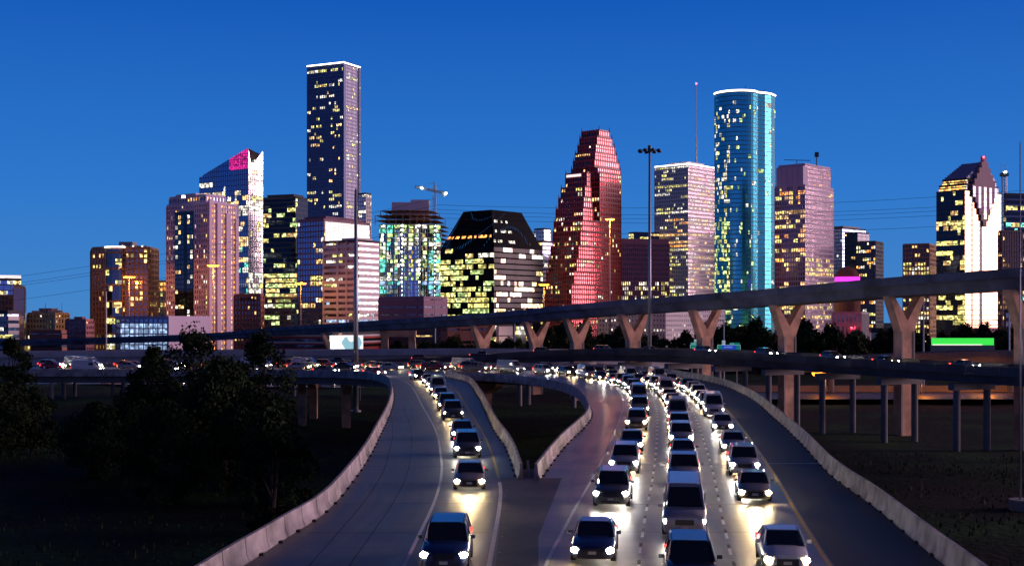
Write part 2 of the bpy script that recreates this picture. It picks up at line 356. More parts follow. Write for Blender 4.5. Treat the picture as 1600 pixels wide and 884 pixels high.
# expansion joints, tar lines
mj = MB()
for y0, xa, xb, zz in ((93.5, -10.0, .2, .005), (87.5, 2.6, 21, .005)):
    mj.box(xa, xb, y0, y0+.18, .001, zz+.01)
tag(mj.build('road_joint', M['steel']), kind='structure')
mt = MB()
for off_ in (-8.2, -6.6): strip(mt, cut(offset(WL, off_+4.4), 30, 150), .05, .004)
for y in range(32, 220, 9):
    for P, w0, w1 in ((WL, -5.2, 3.2), (D1, -4.6, 11.2)):
        c = min(P, key=lambda p: abs(p.y-y) + (0 if p.y < 200 else 50)); 
        mt.box(c.x+w0, c.x+w1, c.y, c.y+.03, .001, .004)
tag(mt.build('road_joint', M['black_mark']), kind='structure')
# raised lane studs
ms = MB()
for P in (D1, offset(D1, 3.8)):
    for p in resample(P, 8.0):
        if p.y < 200: ms.box(p.x+.12, p.x+.22, p.y-.05, p.y+.05, .0, .02)
for p in resample(cut(WR, 30, 79), 4): ms.box(p.x+.3, p.x+.4, p.y-.05, p.y+.05, 0, .02)
tag(ms.build('lane_studs', M['plate']), kind='structure')

def barrier(pts, side, label, h=.95, n=8, step=3.0):   # jersey wall on the outer side of the edge line, in cast panels
    P = resample(catmull([(p[0], p[1], 0) for p in pts], n), step/2); nn = normals2(P)
    prof = [(.02, 0), (.02, .08), (.13, .30), (.20, h), (.36, h), (.40, .3), (.46, -.36), (.02, -.36)] if side > 0 else [(-.02, 0), (-.02, .08), (-.13, .30), (-.20, h), (-.36, h), (-.40, .3), (-.46, -.36), (-.02, -.36)]
    root = empty('concrete_barrier', P[0]); tag(root, label, 'barrier', 'concrete barriers along the road edges')
    mb = MB(); mb.use(M['barrier'])
    i = 0
    while i+2 < len(P):
        rings = []
        for k, e0 in ((i, .04), (i+1, 0), (i+2, -.04)):
            t = (P[min(k+1, len(P)-1)]-P[max(k-1, 0)]).normalized(); dz = ((i*7919) % 13)*.0015
            rings.append([P[k]+t*e0+nn[k]*a+Vector((0, 0, z+(dz if z > .5 else 0))) for a, z in prof])
        mb.use(M['barrier']); mb.loft(rings); i += 2
        if side:
            c = P[i-1]+nn[i-1]*(-.02 if side > 0 else .02); 
            mb.use(M['black_mark']); mb.box(c.x-.13, c.x+.13, c.y-.15, c.y+.15, .0, .09)
    o = mb.build('wall', None, root); o.location = -P[0]
M['deckc'] = mat('deck_concrete', (.13, .145, .22), .8, scale=.18, var=.5, bump=.15); M['rampc'] = mat('ramp_concrete', (.085, .085, .10), .85, scale=.18, var=.45, bump=.15); M['palec'] = mat('pale_concrete', (.50, .48, .52), .8, scale=.25, var=.2)
M['barrier'] = mat('barrier_concrete', (.46, .42, .42), .8, scale=.8, var=.3, dirt=(.22, .20, .20), bump=.2)
barrier([p[0] for p in LR], -1, 'long curved pale concrete barrier on the outer left edge of the left road')
barrier([p[1] for p in RR], 1, 'long sweeping concrete barrier on the outer right edge of the right road')
barrier([p[1] for p in LR[5:12]], 1, 'concrete barrier along the left rim of the dark void between the two roads')
barrier([p[0] for p in RR[5:14]], -1, 'curved concrete barrier along the right rim of the dark void between the two roads')
# nose of the gore: low concrete apron and sand
mb = MB(); mb.prism([(-.2, 84), (.9, 79.4), (1.4, 79.4), (2.1, 84.0), (2.5, 92), (-.4, 92)], -1.6, -.9); mb.box(1.05, 1.2, 79.5, 91.5, -.9, -.2)
tag(mb.build('bridge_apron', M['concrete']), kind='structure')
# girders and piers under the carriageways
def girders(P, offs, z0, z1, m, parent=None):
    mb = MB(); P = resample(P, 4)
    for o_ in offs:
        Q = offset(P, o_)
        nn = normals2(P)
        rings = [[q+n*a+Vector((0, 0, z)) for a, z in ((-.45, z1), (.45, z1), (.2, z1-.3), (.2, z0+.3), (.4, z0), (-.4, z0), (-.2, z0+.3), (-.2, z1-.3))] for q, n in zip(Q, nn)]
        mb.loft(rings)
    return mb.build('girder', m, parent)
girders(catmull([((a[0]+b[0])/2, (a[1]+b[1])/2, 0) for a, b in LR], 8), (-4.2, -1.4, 1.4, 4.2), -1.7, -.36, M['conc_dark'], road_l)
girders(catmull([((a[0]+b[0])/2, (a[1]+b[1])/2, 0) for a, b in RR], 8), (-8, -5, -2, 1, 4, 7.2), -1.7, -.36, M['conc_dark'], road_r)
def hammer_pier(x, y, ang, ztop, w_=5.2, parent=None):
    mb = MB()
    c, s = math.cos(ang), math.sin(ang)
    def T(a, b, z): return (x+a*c-b*s, y+a*s+b*c, z)
    prof = [(-w_, ztop), (-w_, ztop-.7), (-1.6, ztop-2.3), (-1.25, ztop-4), (-1.25, GZ-1.5), (1.25, GZ-1.5), (1.25, ztop-4), (1.6, ztop-2.3), (w_, ztop-.7), (w_, ztop)]
    mb.loft([[T(a, b, z) for a, z in prof] for b in (-.75, .75)])
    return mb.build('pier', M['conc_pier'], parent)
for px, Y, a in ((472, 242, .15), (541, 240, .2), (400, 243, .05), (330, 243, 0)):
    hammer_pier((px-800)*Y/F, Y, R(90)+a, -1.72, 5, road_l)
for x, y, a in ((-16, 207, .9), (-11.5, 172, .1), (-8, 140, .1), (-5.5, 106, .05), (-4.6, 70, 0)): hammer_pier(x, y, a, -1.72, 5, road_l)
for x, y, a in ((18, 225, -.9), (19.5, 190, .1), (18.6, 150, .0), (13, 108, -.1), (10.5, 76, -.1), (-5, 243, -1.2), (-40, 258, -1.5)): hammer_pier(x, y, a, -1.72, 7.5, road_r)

# ---------------------------------------------------------------- elevated decks behind
def deck(name, label, pts, wd, dep, m_side, m_top, group=None, bar=1.05, cat='overpass', box=True):
    root = empty(name, pts[0]); tag(root, label, cat, group)
    P = resample(catmull(pts, 12), 3); nn = normals2(P); off0 = -Vector(pts[0])
    def part(pname, prof, m, seg=None):
        mb = MB()
        if seg is None: mb.loft([[p+n*a+Vector((0, 0, z)) for a, z in prof] for p, n in zip(P, nn)])
        else:
            i = 0
            while i+seg < len(P):
                rg = []
                for k in range(i, i+seg+1):
                    t = (P[min(k+1, len(P)-1)]-P[max(k-1, 0)]).normalized(); e0 = .05 if k == i else (-.05 if k == i+seg else 0)
                    rg.append([P[k]+t*e0+nn[k]*a+Vector((0, 0, z)) for a, z in prof])
                mb.loft(rg); i += seg
        o = mb.build(pname, m, root); o.location = off0; return o
    h = wd/2
    part('roadway', [(-h, 0), (h, 0), (h, -.3), (-h, -.3)], m_top)
    if box: part('girder', [(-h+1.0, -.3), (h-1.0, -.3), (h-1.5, -dep), (-h+1.5, -dep)], m_side, 10)
    else:
        for k in range(3):
            c_ = (-h+1.4)+(wd-2.8)*k/2
            part('girder', [(c_-.4, -.3), (c_+.4, -.3), (c_+.3, -dep), (c_-.3, -dep)], m_side, 10)
    for s in (-1, 1):
        part('parapet', [(s*(h+.22), -.35), (s*(h+.22), bar), (s*(h-.02), bar), (s*(h-.16), .3), (s*(h-.2), .003), (s*(h-.02), .003), (s*(h-.02), -.35)][::s], m_side if s else m_top, 2)
    return root, P, nn, off0
FLY = [(91.0, 175, 17.2), (80, 200, 16.6), (68.2, 225, 16.0), (55, 253, 14.9), (42.2, 277, 14.1), (29, 300, 13.3), (16.7, 325, 12.4), (5.7, 345, 11.4), (-8.7, 370, 10.4), (-25, 395, 9.5), (-43, 425, 8.5), (-66, 470, 7.2), (-92, 520, 5.8), (-128, 570, 3.2), (-170, 600, 1.4), (-260, 625, -1.0), (-420, 650, -2)]
fly, FP, FN, foff = deck('flyover', 'long curving concrete flyover on Y shaped piers climbing from left to right across the skyline', FLY, 9.4, 2.1, M['deckc'], M['roadold'])
def vpier(px, Y, ztop, parent, off_, sw=1.5):
    i = min(range(len(FP)), key=lambda k: abs(FP[k].x-(px-800)*Y/F)+abs(FP[k].y-Y)); p = FP[i]; n = FN[i]; t = Vector((-n.y, n.x, 0))
    zt = p.z-2.1; zj = zt-4.5; mb = MB()
    def ring(b, prof): return [p+n*a+t*b+Vector((0, 0, z-p.z)) for a, z in prof]
    stem = [(-sw, GZ-1), (sw, GZ-1), (sw, zj-1.6), (3.9, zt), (2.9, zt), (0, zj+.3), (-2.9, zt), (-3.9, zt), (-sw, zj-1.6)]
    # a chamfered outline gives the raised edge the piers have
    mb.loft([ring(-.95, stem), ring(.95, stem)])
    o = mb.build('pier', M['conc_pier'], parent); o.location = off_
    ms_ = MB()
    for s in (-1, 1):
        e = [(s*(sw-.28), GZ-1), (s*(sw+.04), GZ-1), (s*(sw+.04), zj-1.6), (s*(sw-.28), zj-1.6)][::s]
        ms_.loft([ring(-1.05, e), ring(-.9, e)])
    o2 = ms_.build('edge_rib', M['concrete'], o)
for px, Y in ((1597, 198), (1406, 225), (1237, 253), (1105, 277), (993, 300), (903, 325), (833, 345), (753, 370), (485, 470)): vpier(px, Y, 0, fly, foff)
# straddle bent
i = min(range(len(FP)), key=lambda k: abs(FP[k].y-432)); p = FP[i]
mb = MB(); a = at(600, 548, 430); b = at(640, 548, 430)
mb.box(a.x-1.2, b.x+2.2, 428.5, 431.5, p.z-4.1, p.z-2.12)
mb.loft([[(a.x-.8, 429, p.z-4.1), (a.x+1.4, 429, p.z-4.1), (a.x+1.4, 431, p.z-4.1), (a.x-.8, 431, p.z-4.1)], [(a.x-1, 429, GZ), (a.x+1.5, 429, GZ), (a.x+1.5, 431, GZ), (a.x-1, 431, GZ)]])
mb.loft([[(b.x-.4, 429, p.z-4.1), (b.x+1.8, 429, p.z-4.1), (b.x+1.8, 431, p.z-4.1), (b.x-.4, 431, p.z-4.1)], [(b.x+.3, 429, GZ), (b.x+3, 429, GZ), (b.x+3, 431, GZ), (b.x+.3, 431, GZ)]])
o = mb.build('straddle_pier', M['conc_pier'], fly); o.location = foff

RAMP = [(95, 160, 1.2), (76, 190, 1.9), (62, 215, 2.3), (52, 235, 2.6), (42, 253, 2.8), (32, 269, 2.8), (20, 283, 2.5), (5, 293, 1.7), (-12, 296, .5), (-32, 296, -.4), (-60, 296, -1.2)]
ramp_, RP, RN, roff = deck('side_ramp', 'low dark side ramp on column bents passing in front of the Y shaped piers', RAMP, 9.4, 1.7, M['rampc'], M['roadold'], box=False)
for q in resample(RP, 15)[1:12]:
    i = min(range(len(RP)), key=lambda k: (RP[k]-q).length); p = RP[i]; n = RN[i]; t = Vector((-n.y, n.x, 0)); mb = MB()
    mb.loft([[p+n*a+t*b+Vector((0, 0, -1.9)) for a, b in ((-4.6, -.6), (4.6, -.6), (4.6, .6), (-4.6, .6))], [p+n*a+t*b+Vector((0, 0, -3)) for a, b in ((-4.6, -.6), (4.6, -.6), (4.6, .6), (-4.6, .6))]])
    for a in (-3.4, 3.4): mb.tube([p+n*a+Vector((0, 0, -3)), Vector(((p+n*a).x, (p+n*a).y, GZ-1))], .55, 12)
    o = mb.build('pier', M['conc_dark'], ramp_); o.location = roff

LFW = [(-190, 318, .3), (-100, 326, 1.0), (-50, 331, 1.1), (0, 336, 1.2), (30, 345, .2), (60, 365, -3)]
lf, LP, LN, loff = deck('freeway_bridge', 'level pale freeway bridge crossing behind the trees and under the flyover', LFW, 14, 2.4, M['palec'], M['roadold'], box=False)
for px in (86, 100, 115, 175, 192, 205, 470, 620, 745, 20, -30, 290):
    p = min(LP, key=lambda q: abs((q.x*F/q.y+800)-px)); mb = MB(); mb.tube([(p.x, p.y-4, p.z-2.4), (p.x, p.y-4, GZ-1)], .5, 12); mb.tube([(p.x, p.y+4, p.z-2.4), (p.x, p.y+4, GZ-1)], .5, 12)
    mb.box(p.x-.7, p.x+.7, p.y-6.4, p.y+6.4, p.z-3.2, p.z-2.41)
    o = mb.build('pier', M['conc_dark'], lf); o.location = loff

# ---------------------------------------------------------------- buildings
def corner_pts(l, c, r, Yc, th):
    co, si = math.cos(th), math.sin(th); C = Vector(((c-800)*Yc/F, Yc))
    kl = (l-800)/F; kr = (r-800)/F
    wl = (C.x-kl*Yc)/(co+kl*si); wr = (kr*Yc-C.x)/(si-kr*co)
    A = C+Vector((-co, si))*wl; B = C+Vector((si, co))*wr
    return [A, C, B, B+Vector((-co, si))*wl]     # counter-clockwise
def zpx(py, Y): return EYE+(H0-py)*Y/F
def facade(root, pts, z0, z1, fh=4, cw=3, glass_m='gdark', lits=('LW',), p=.25, litfn=None, band=(.3, .25, 'darkwall'), pier=(.2, .35, 'darkwall', 1),
           top=None, roof='roof', seed=1, names=('windows', 'floor_bands', 'columns', 'roof'), face_glass=None, spread=True, parapet=1.2, run=.6, bare=()):
    rg = random.Random(seed); g = MB(); bnd = MB(); pr = MB(); n = len(pts)
    nf = max(1, round((z1-z0)/fh)); fh = (z1-z0)/nf; cw *= .82 if cw < 10 else 1
    for e in range(n):
        a = Vector((pts[e][0], pts[e][1])); b = Vector((pts[(e+1) % n][0], pts[(e+1) % n][1])); ln = (b-a).length
        if ln < .01: continue
        t = (b-a)/ln; nr = Vector((t.y, -t.x)); nc = max(1, round(ln/cw)); w_ = ln/nc
        tf = (lambda u, e=e: top(e, u)) if top else (lambda u: z1)
        def P(u, z, dpt=0): q = a+t*(u*ln)+nr*dpt; return (q.x, q.y, min(z, tf(u)))
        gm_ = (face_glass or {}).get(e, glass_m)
        for j in range(nf):
            fb = rg.choice((.15, .5, 1, 1.3, 2.3)) if spread else 1; st = False; lm = lits[0]
            za = z0+j*fh; zb = za+fh
            for i in range(nc):
                u0, u1 = i/nc, (i+1)/nc; u = (u0+u1)/2
                if min(tf(u0), tf(u1)) <= za: 
                    if max(tf(u0), tf(u1)) <= za: continue
                pl = (litfn(e, u, (j+.5)/nf) if litfn else p)
                m_over = None
                if isinstance(pl, tuple): pl, m_over = pl
                if pl >= 1: st = True; lm = rg.choice(m_over or lits)
                elif rg.random() > run*.85 or i == 0: 
                    st = rg.random() < pl*fb; lm = rg.choice(m_over or lits)
                g.use(M[lm if st and pl > 0 else gm_]); g.face(P(u0, za), P(u1, za), P(u1, zb), P(u0, zb))
            if band and zb < z1+.1 and (e not in bare or j % 3 == 0):
                hh = band[0]*fh; dd = band[1]; bm = M[band[2]]
                segs = max(1, nc if top else 1)
                bnd.use(bm)
                for i in range(segs):
                    u0, u1 = i/segs, (i+1)/segs
                    if top and min(tf(u0), tf(u1)) <= za+.01: continue
                    bnd.face(P(u0, za, dd), P(u1, za, dd), P(u1, za+hh, dd), P(u0, za+hh, dd))
                    bnd.face(P(u0, za+hh, dd), P(u1, za+hh, dd), P(u1, za+hh), P(u0, za+hh)); bnd.face(P(u0, za), P(u1, za), P(u1, za, dd), P(u0, za, dd))
        if pier and e not in bare:
            ww = pier[0]*w_/ln/2; dd = pier[1]; pr.use(M[pier[2]])
            for i in range(0, nc+1, pier[3]):
                u = i/nc; u0, u1 = max(0, u-ww), min(1, u+ww)
                if i == 0: u0 = -dd/ln
                if i == nc: u1 = 1+dd/ln
                def Q(uu, z, dpt): q = a+t*(uu*ln)+nr*dpt; return (q.x, q.y, min(z, tf(min(1, max(0, uu)))))
                d2 = dd if 0 < i < nc else dd+.003*(e+1)
                pr.face(Q(u0, z0, d2), Q(u1, z0, d2), Q(u1, z1+.4, d2), Q(u0, z1+.4, d2)); pr.face(Q(u0, z0, 0), Q(u0, z0, d2), Q(u0, z1+.4, d2), Q(u0, z1+.4, 0)); pr.face(Q(u1, z0, d2), Q(u1, z0, 0), Q(u1, z1+.4, 0), Q(u1, z1+.4, d2))
    g.build(names[0], None, root)
    if band: bnd.build(names[1], None, root)
    if pier: pr.build(names[2], None, root)
    mb = MB()
    if top: mb.face(*[(q[0], q[1], top(i, 0)-.02) for i, q in enumerate(pts)])
    else:
        cx = sum(q[0] for q in pts)/n; cy = sum(q[1] for q in pts)/n
        ins = [(cx+(q[0]-cx)*.985, cy+(q[1]-cy)*.985) for q in pts]; ou = [(cx+(q[0]-cx)*1.006, cy+(q[1]-cy)*1.006) for q in pts]
        mb.face(*[(q[0], q[1], z1-.03) for q in ins])
        for i in range(n):
            j = (i+1) % n
            mb.mesh([(*ou[i], z1-.6), (*ou[j], z1-.6), (*ou[j], z1+parapet), (*ou[i], z1+parapet), (*ins[i], z1-.6), (*ins[j], z1-.6), (*ins[j], z1+parapet), (*ins[i], z1+parapet)], [(0, 1, 2, 3), (3, 2, 6, 7), (5, 4, 7, 6)])
    if roof: mb.build(names[3], M[(pier[2] if pier else band[2]) if roof == 'same' else roof], root)
def bld(name, label, cat='building', group=None): 
    o = empty(name); return tag(o, label, cat, group)
def rect_building(name, label, l, c, r, ytop, Yc, th=38, base=GZ, cat='tower', **kw):
    root = bld(name, label, cat); pts = corner_pts(l, c, r, Yc, R(th)); z1 = zpx(ytop, Yc)
    facade(root, pts, base, z1, **kw)
    return root, pts, z1
def roofbox(root, pts, z, h, f=.5, m='greywall', name='plant_room', sh=(0, 0)):
    cx = sum(q[0] for q in pts)/len(pts)+sh[0]; cy = sum(q[1] for q in pts)/len(pts)+sh[1]
    mb = MB(); q = [(cx+(p[0]-cx-0)*f, cy+(p[1]-cy)*f) for p in pts]; mb.prism(q, z-.1, z+h); 
    q2 = [(cx+(p[0]-cx)*f*1.03, cy+(p[1]-cy)*f*1.03) for p in pts]; mb.prism(q2, z+h-.5, z+h+.3)
    return mb.build(name, M[m], root)
def rooftop_clutter(root, pts, z, seed=1, n=7):
    rg = random.Random(seed); mb = MB(); a, c, b = pts[0], pts[1], pts[2]
    for _ in range(n):
        u, v = rg.uniform(.1, .85), rg.uniform(.1, .85); o_ = Vector(c)+(Vector(a)-Vector(c))*u+(Vector(b)-Vector(c))*v
        s = rg.uniform(1, 3); mb.box(o_.x-s, o_.x+s, o_.y-s, o_.y+s, z-.2, z+rg.uniform(1, 3))
    for _ in range(3):
        u, v = rg.uniform(.1, .85), rg.uniform(.1, .85); o_ = Vector(c)+(Vector(a)-Vector(c))*u+(Vector(b)-Vector(c))*v
        mb.tube([(o_.x, o_.y, z), (o_.x, o_.y, z+rg.uniform(4, 8))], .12, 5)
    mb.build('roof_equipment', M['greywall'], root)
def edge_light(root, pts, z, m='led', r=.45, es=None):
    mb = MB(); n = len(pts); q = [(p[0], p[1], z) for p in pts]
    for i in range(n): mb.tube([q[i], q[(i+1) % n]], r, 5)
    return mb.build('roof_edge_light', M[m], root)

# 1 far left blue tower with glowing crown
r_, pt, z = rect_building('glass_tower', 'blue glass tower with white lit crown at the left edge behind the tan slab', -30, -5, 33, 437, 950, 62, glass_m='gblue', lits=('LC', 'LW'), p=.12, band=(.2, .2, 'bluewall'), pier=(.12, .3, 'bluewall', 2), seed=1)
mb = MB(); mb.prism([(p[0], p[1]) for p in pt], z+1.2, z+3.5); mb.build('lit_crown', M['led_dim'], r_)
# 2 brown and tan pair
r_, pt, z = rect_building('brick_building', 'brown brick block left of the tan slab tower', -20, 2, 24, 463, 860, 60, fh=3.6, cw=3, cat='building', glass_m='gdark', lits=('LW',), p=.06, band=(.5, .3, 'brown'), pier=(.5, .4, 'brown', 1), seed=2, roof='same')
r_, pt, z = rect_building('slab_tower', 'narrow tan slab tower with ribbed front near the left edge', 21, 24, 40, 452, 840, 70, fh=5, cw=1.6, glass_m='gbronze', lits=('LY',), p=.05, band=(.35, .1, 'tanlight'), pier=(.6, .4, 'tanlight', 1), seed=3, roof='same')
# 3 low white banded block
r_, pt, z = rect_building('office_block', 'low white office block with dark window bands at the left edge', -40, 12, 29, 489, 700, 30, fh=4.2, cw=4, cat='building', glass_m='gdark', lits=('LC', 'LY'), p=.2, band=(.55, .5, 'whitewall'), pier=None, seed=4, parapet=1.5)
# 4 beige low building
r_, pt, z = rect_building('hotel_building', 'wide low beige building with small square windows and a railed rooftop room', 43, 86, 108, 491, 800, 20, fh=3.3, cw=3, cat='building', glass_m='gdark', lits=('LW', 'LC'), p=.18, band=(.48, .35, 'tanlight'), pier=(.5, .45, 'tanlight', 1), seed=5, roof='same', run=.2)
roofbox(r_, pt, z, 3.6, .45, 'greywall'); rooftop_clutter(r_, pt, z, 4)
r_, pt, z = rect_building('old_building', 'narrow ornate brownish building between the beige building and the orange hotel', 103, 134, 146, 501, 780, 18, fh=3.3, cw=2.2, cat='building', glass_m='gdark', lits=('LW',), p=.06, band=(.45, .5, 'purple'), pier=(.45, .4, 'purple', 1), seed=6, roof='same')
roofbox(r_, pt, z, 2.2, .4, 'brown')
r_, pt, z = rect_building('red_shed', 'low dark red building behind the left freeway', 48, 96, 104, 519, 660, 12, fh=3.5, cw=5, cat='building', glass_m='gdark', lits=('LW',), p=.1, band=(.7, .3, 'brick'), pier=None, seed=7, roof='same')
# 6 hotel tower with curved dark glass bay
root = bld('hotel_tower', 'brown and tan hotel tower with curved dark glass bay lit orange by a street lamp', 'tower')
Yc = 830; zt = zpx(388, Yc)
pts = [at(142, 0, Yc+22), at(146, 0, Yc+8), at(160, 0, Yc+3), at(165, 0, Yc)]
arc = [at(165+ (196-165)*k/6, 0, Yc-4*math.sin(math.pi*k/6)-1) for k in range(7)]
body = [at(142, 0, Yc+30), at(145, 0, Yc+6), at(164, 0, Yc)]; right = [at(231, 0, Yc+2), at(247, 0, Yc+22), at(243, 0, Yc+50)]
poly = [(q.x, q.y) for q in body+arc+right+[at(150, 0, Yc+50)]]
ne = len(poly); hot_orange = 9
def fn(e, u, v):
    if 3 <= e <= 8: return (1, ('LY', 'LC')) if (abs(v-.29) < .02 or abs(v-.12) < .02 or (.62 < v < .70 and e >= 6) or v < .10 and e < 6) else (.10, ('LW', 'LY'))
    if e == 9: return (.9, ('LW', 'LY')) if .89 < v < .97 else (.12, ('LW',))
    if e == 1: return (.6, ('LW',)) if .88 < v < .97 or v < .1 else .1
    return .10
facade(root, poly, GZ, zt, fh=3.5, cw=3.4, litfn=fn, lits=('LW', 'LY'), glass_m='gbronze', face_glass={k: 'gdark' for k in range(3, 9)}, band=(.34, .35, 'tan'), pier=(.38, .5, 'tan', 1), roof='same', seed=8, run=.2, bare=(3, 4, 5, 6, 7))
edge = MB(); 
for a_, b_ in zip(poly[2:9], poly[3:10]): edge.tube([(a_[0], a_[1]-.6, zt+.8), (b_[0], b_[1]-.6, zt+.8)], .35, 5)
edge.build('roof_edge_light', M['led'], root)
mb = MB(); a_ = at(188, 380, Yc+15); mb.box(a_.x, a_.x+9, Yc+12, Yc+22, zt-.2, zt+5); mb.box(a_.x+9, a_.x+18, Yc+12, Yc+22, zt-.2, zt+2.4); mb.build('plant_room', M['greywall'], root)
mb = MB()
for k in (2, 9, 15): mb.box(a_.x+k, a_.x+k+.8, Yc+11.6, Yc+11.9, zt+1.5, zt+2.4)
mb.build('flood_light', M['led'], root)
# 7 small yellow lit building, behind
rect_building('yellow_lit_building', 'small warm lit building between the orange hotel and the pale residential tower', 236, 250, 264, 440, 1000, 45, fh=4, cw=3, cat='building', glass_m='gbronze', lits=('LY', 'LO'), litfn=lambda e, u, v: (1, ('LO',)) if v > .86 else .6, band=(.3, .3, 'tanlight'), pier=(.25, .3, 'tanlight', 1), seed=9, roof='same')
# 9 convention style hall with glowing glass blocks
root, pt, z = rect_building('exhibition_hall', 'long low mauve hall with pale blue glowing glass block front behind the left ramp', 181, 262, 326, 497, 700, 30, fh=3.1, cw=4.6, cat='building', glass_m='gblue', lits=('LBL',), litfn=lambda e, u, v: 1 if e == 0 and .1 < u < .97 and v < .88 else 0, band=(.22, .25, 'pinkwall'), pier=(.14, .3, 'pinkwall', 1), seed=10, roof='same', spread=False)
mb = MB(); A, C, B = pt[0], pt[1], pt[2]; tt = (B-C).normalized(); nn_ = Vector((tt.y, -tt.x)); q0 = C+nn_*.8; q1 = B+nn_*.8
mb.prism([(q0.x, q0.y), (q1.x, q1.y), (B.x-nn_.x*.2, B.y-nn_.y*.2), (C.x-nn_.x*.2, C.y-nn_.y*.2)], GZ, z+.9); mb.build('blank_wall', M['pinkwall'], root)
# 10 pale residential tower
root = bld('residential_tower', 'tall pale pink residential tower with dark central window strip and orange lit balcony bays', 'tower'); Yc = 800; th = R(36)
lv = [(496+20, 262, 325, 371, 318), ]
pts = corner_pts(261, 325, 371, Yc, th); zt = zpx(318, Yc)
def fn(e, u, v): 
    if e == 0: return (.16, ('LW', 'LC', 'LY'))
    if e == 1: return 0 if int(u*9) % 3 == 2 else (1, ('LO', 'LO', 'LW'))
    return .1
facade(root, pts, GZ, zt, fh=3.15, cw=2.5, litfn=fn, glass_m='gdark', lits=('LW',), band=(.4, .3, 'pinkwall'), pier=(.5, .5, 'pinkwall', 1), roof='same', seed=11, run=.15, spread=False)
A, C, B = pts[0], pts[1], pts[2]; tl = (A-C); tr = (B-C); nl = Vector((-tl.y, tl.x)).normalized(); nl = -nl if nl.y > 0 else nl; nrr = Vector((tr.y, -tr.x)).normalized()
def slab(mb, base, dirv, u0, u1, nv, d0, d1, z0, z1): 
    p0 = base+dirv*u0; p1 = base+dirv*u1; mb.prism([(x.x, x.y) for x in ((p0+nv*d0), (p1+nv*d0), (p1+nv*d1), (p0+nv*d1))] if nv == nl or True else [], z0, z1)
mb = MB(); mb.use(M['gblack']); slab(mb, C, tl, .33, .78, nl, .2, .75, GZ, zpx(328, Yc)); mb.build('central_glazing', None, root)
g2 = MB(); rg = random.Random(5)
for j in range(60):
    zz = GZ+2+j*3.15*.5*2
    if zz > zpx(330, Yc)-3: break
    for k in range(6):
        if k == 2: continue
        u0 = .345+k*.073
        m_ = rg.choice(['gdark', 'gdark', 'gdark', 'LC', 'LW', 'gdark', 'gdark']); g2.use(M[m_])
        p0 = C+tl*(u0+.055)+nl*.8; p1 = C+tl*u0+nl*.8; g2.face((p0.x, p0.y, zz), (p1.x, p1.y, zz), (p1.x, p1.y, zz+2.3), (p0.x, p0.y, zz+2.3))
g2.build('bay_windows', None, root)
mb = MB()                                   # pilasters dividing the balcony bays on the right face
for u0, u1 in ((0, .09), (.27, .40), (.58, .72), (.90, 1.0)): slab(mb, C, tr, u0, u1, nrr, 0, 1.4, GZ, zt+ (3 if u0 < .3 else 0)-u0*9)
mb.build('pilaster', M['pinkwall'], root)
pu = corner_pts(265, 322, 352, Yc+4, th); facade(root, pu, zt-.1, zpx(305, Yc), fh=3.6, cw=3, lits=('LW', 'LO'), p=.3, glass_m='gdark', band=(.5, .3, 'pinkwall'), pier=(.5, .4, 'pinkwall', 1), roof='same', seed=12, names=('crown_windows', 'crown_bands', 'crown_columns', 'roof'))
mb = MB(); q = pu; cx = sum(a[0] for a in q)/4; cy = sum(a[1] for a in q)/4; mb.prism([(cx-4+(a[0]-cx)*.55, cy+(a[1]-cy)*.55) for a in q], zpx(305, Yc), zpx(299, Yc)); mb.build('roof_screen', M['whitewall'], root)
mb = MB(); a_ = at(287, 307, Yc-2); mb.box(a_.x-1, a_.x+1, a_.y-1, a_.y, a_.z-1, a_.z+.6); mb.build('flood_light', M['led'], root)
# 11 glass tower with sloping top
root = bld('sloped_glass_tower', 'blue glass tower with sloping pointed top, magenta panel and white glowing right face', 'tower'); Yc = 1000; th = R(34)
pts = corner_pts(312, 388, 411, Yc, th); zt = zpx(232, Yc); zl = zpx(270, Yc)
def tp(e, u):
    if e == 0: return zl+(zt-zl)*min(1, u*1.03) if u > .04 else zl-1
    if e == 1: return zt if u < .02 else (zpx(250, Yc)-2 if u < .5 else zpx(250, Yc)+(u-.5)*2*(zpx(233, Yc)-zpx(250, Yc)))
    if e == 2: return zpx(240, Yc)+(zl-zpx(240, Yc))*u
    return zl
def fn(e, u, v):
    if e == 0:
        if u > .62 and v > .90: return (1, ('LMG',))
        if v > .845: return 0
        if v > .5: return (.42 if v < .84 else 0, ('LC', 'LC', 'LW'))
        return (.25, ('LC', 'LAQ', 'LW'))
    if e == 1: return 0 if v > .9 else (.42, ('LC', 'LC', 'LY')) if u > .1 else .2
    return .2
facade(root, pts, GZ, zt, fh=4, cw=2.6, litfn=fn, glass_m='gblue', face_glass={1: 'gwhite'}, lits=('LC',), band=(.12, .12, 'bluewall'), pier=(.1, .2, 'bluewall', 1), top=tp, seed=13, run=.55)  # right face brightened by silver glass, afterglow reflection put into its colour
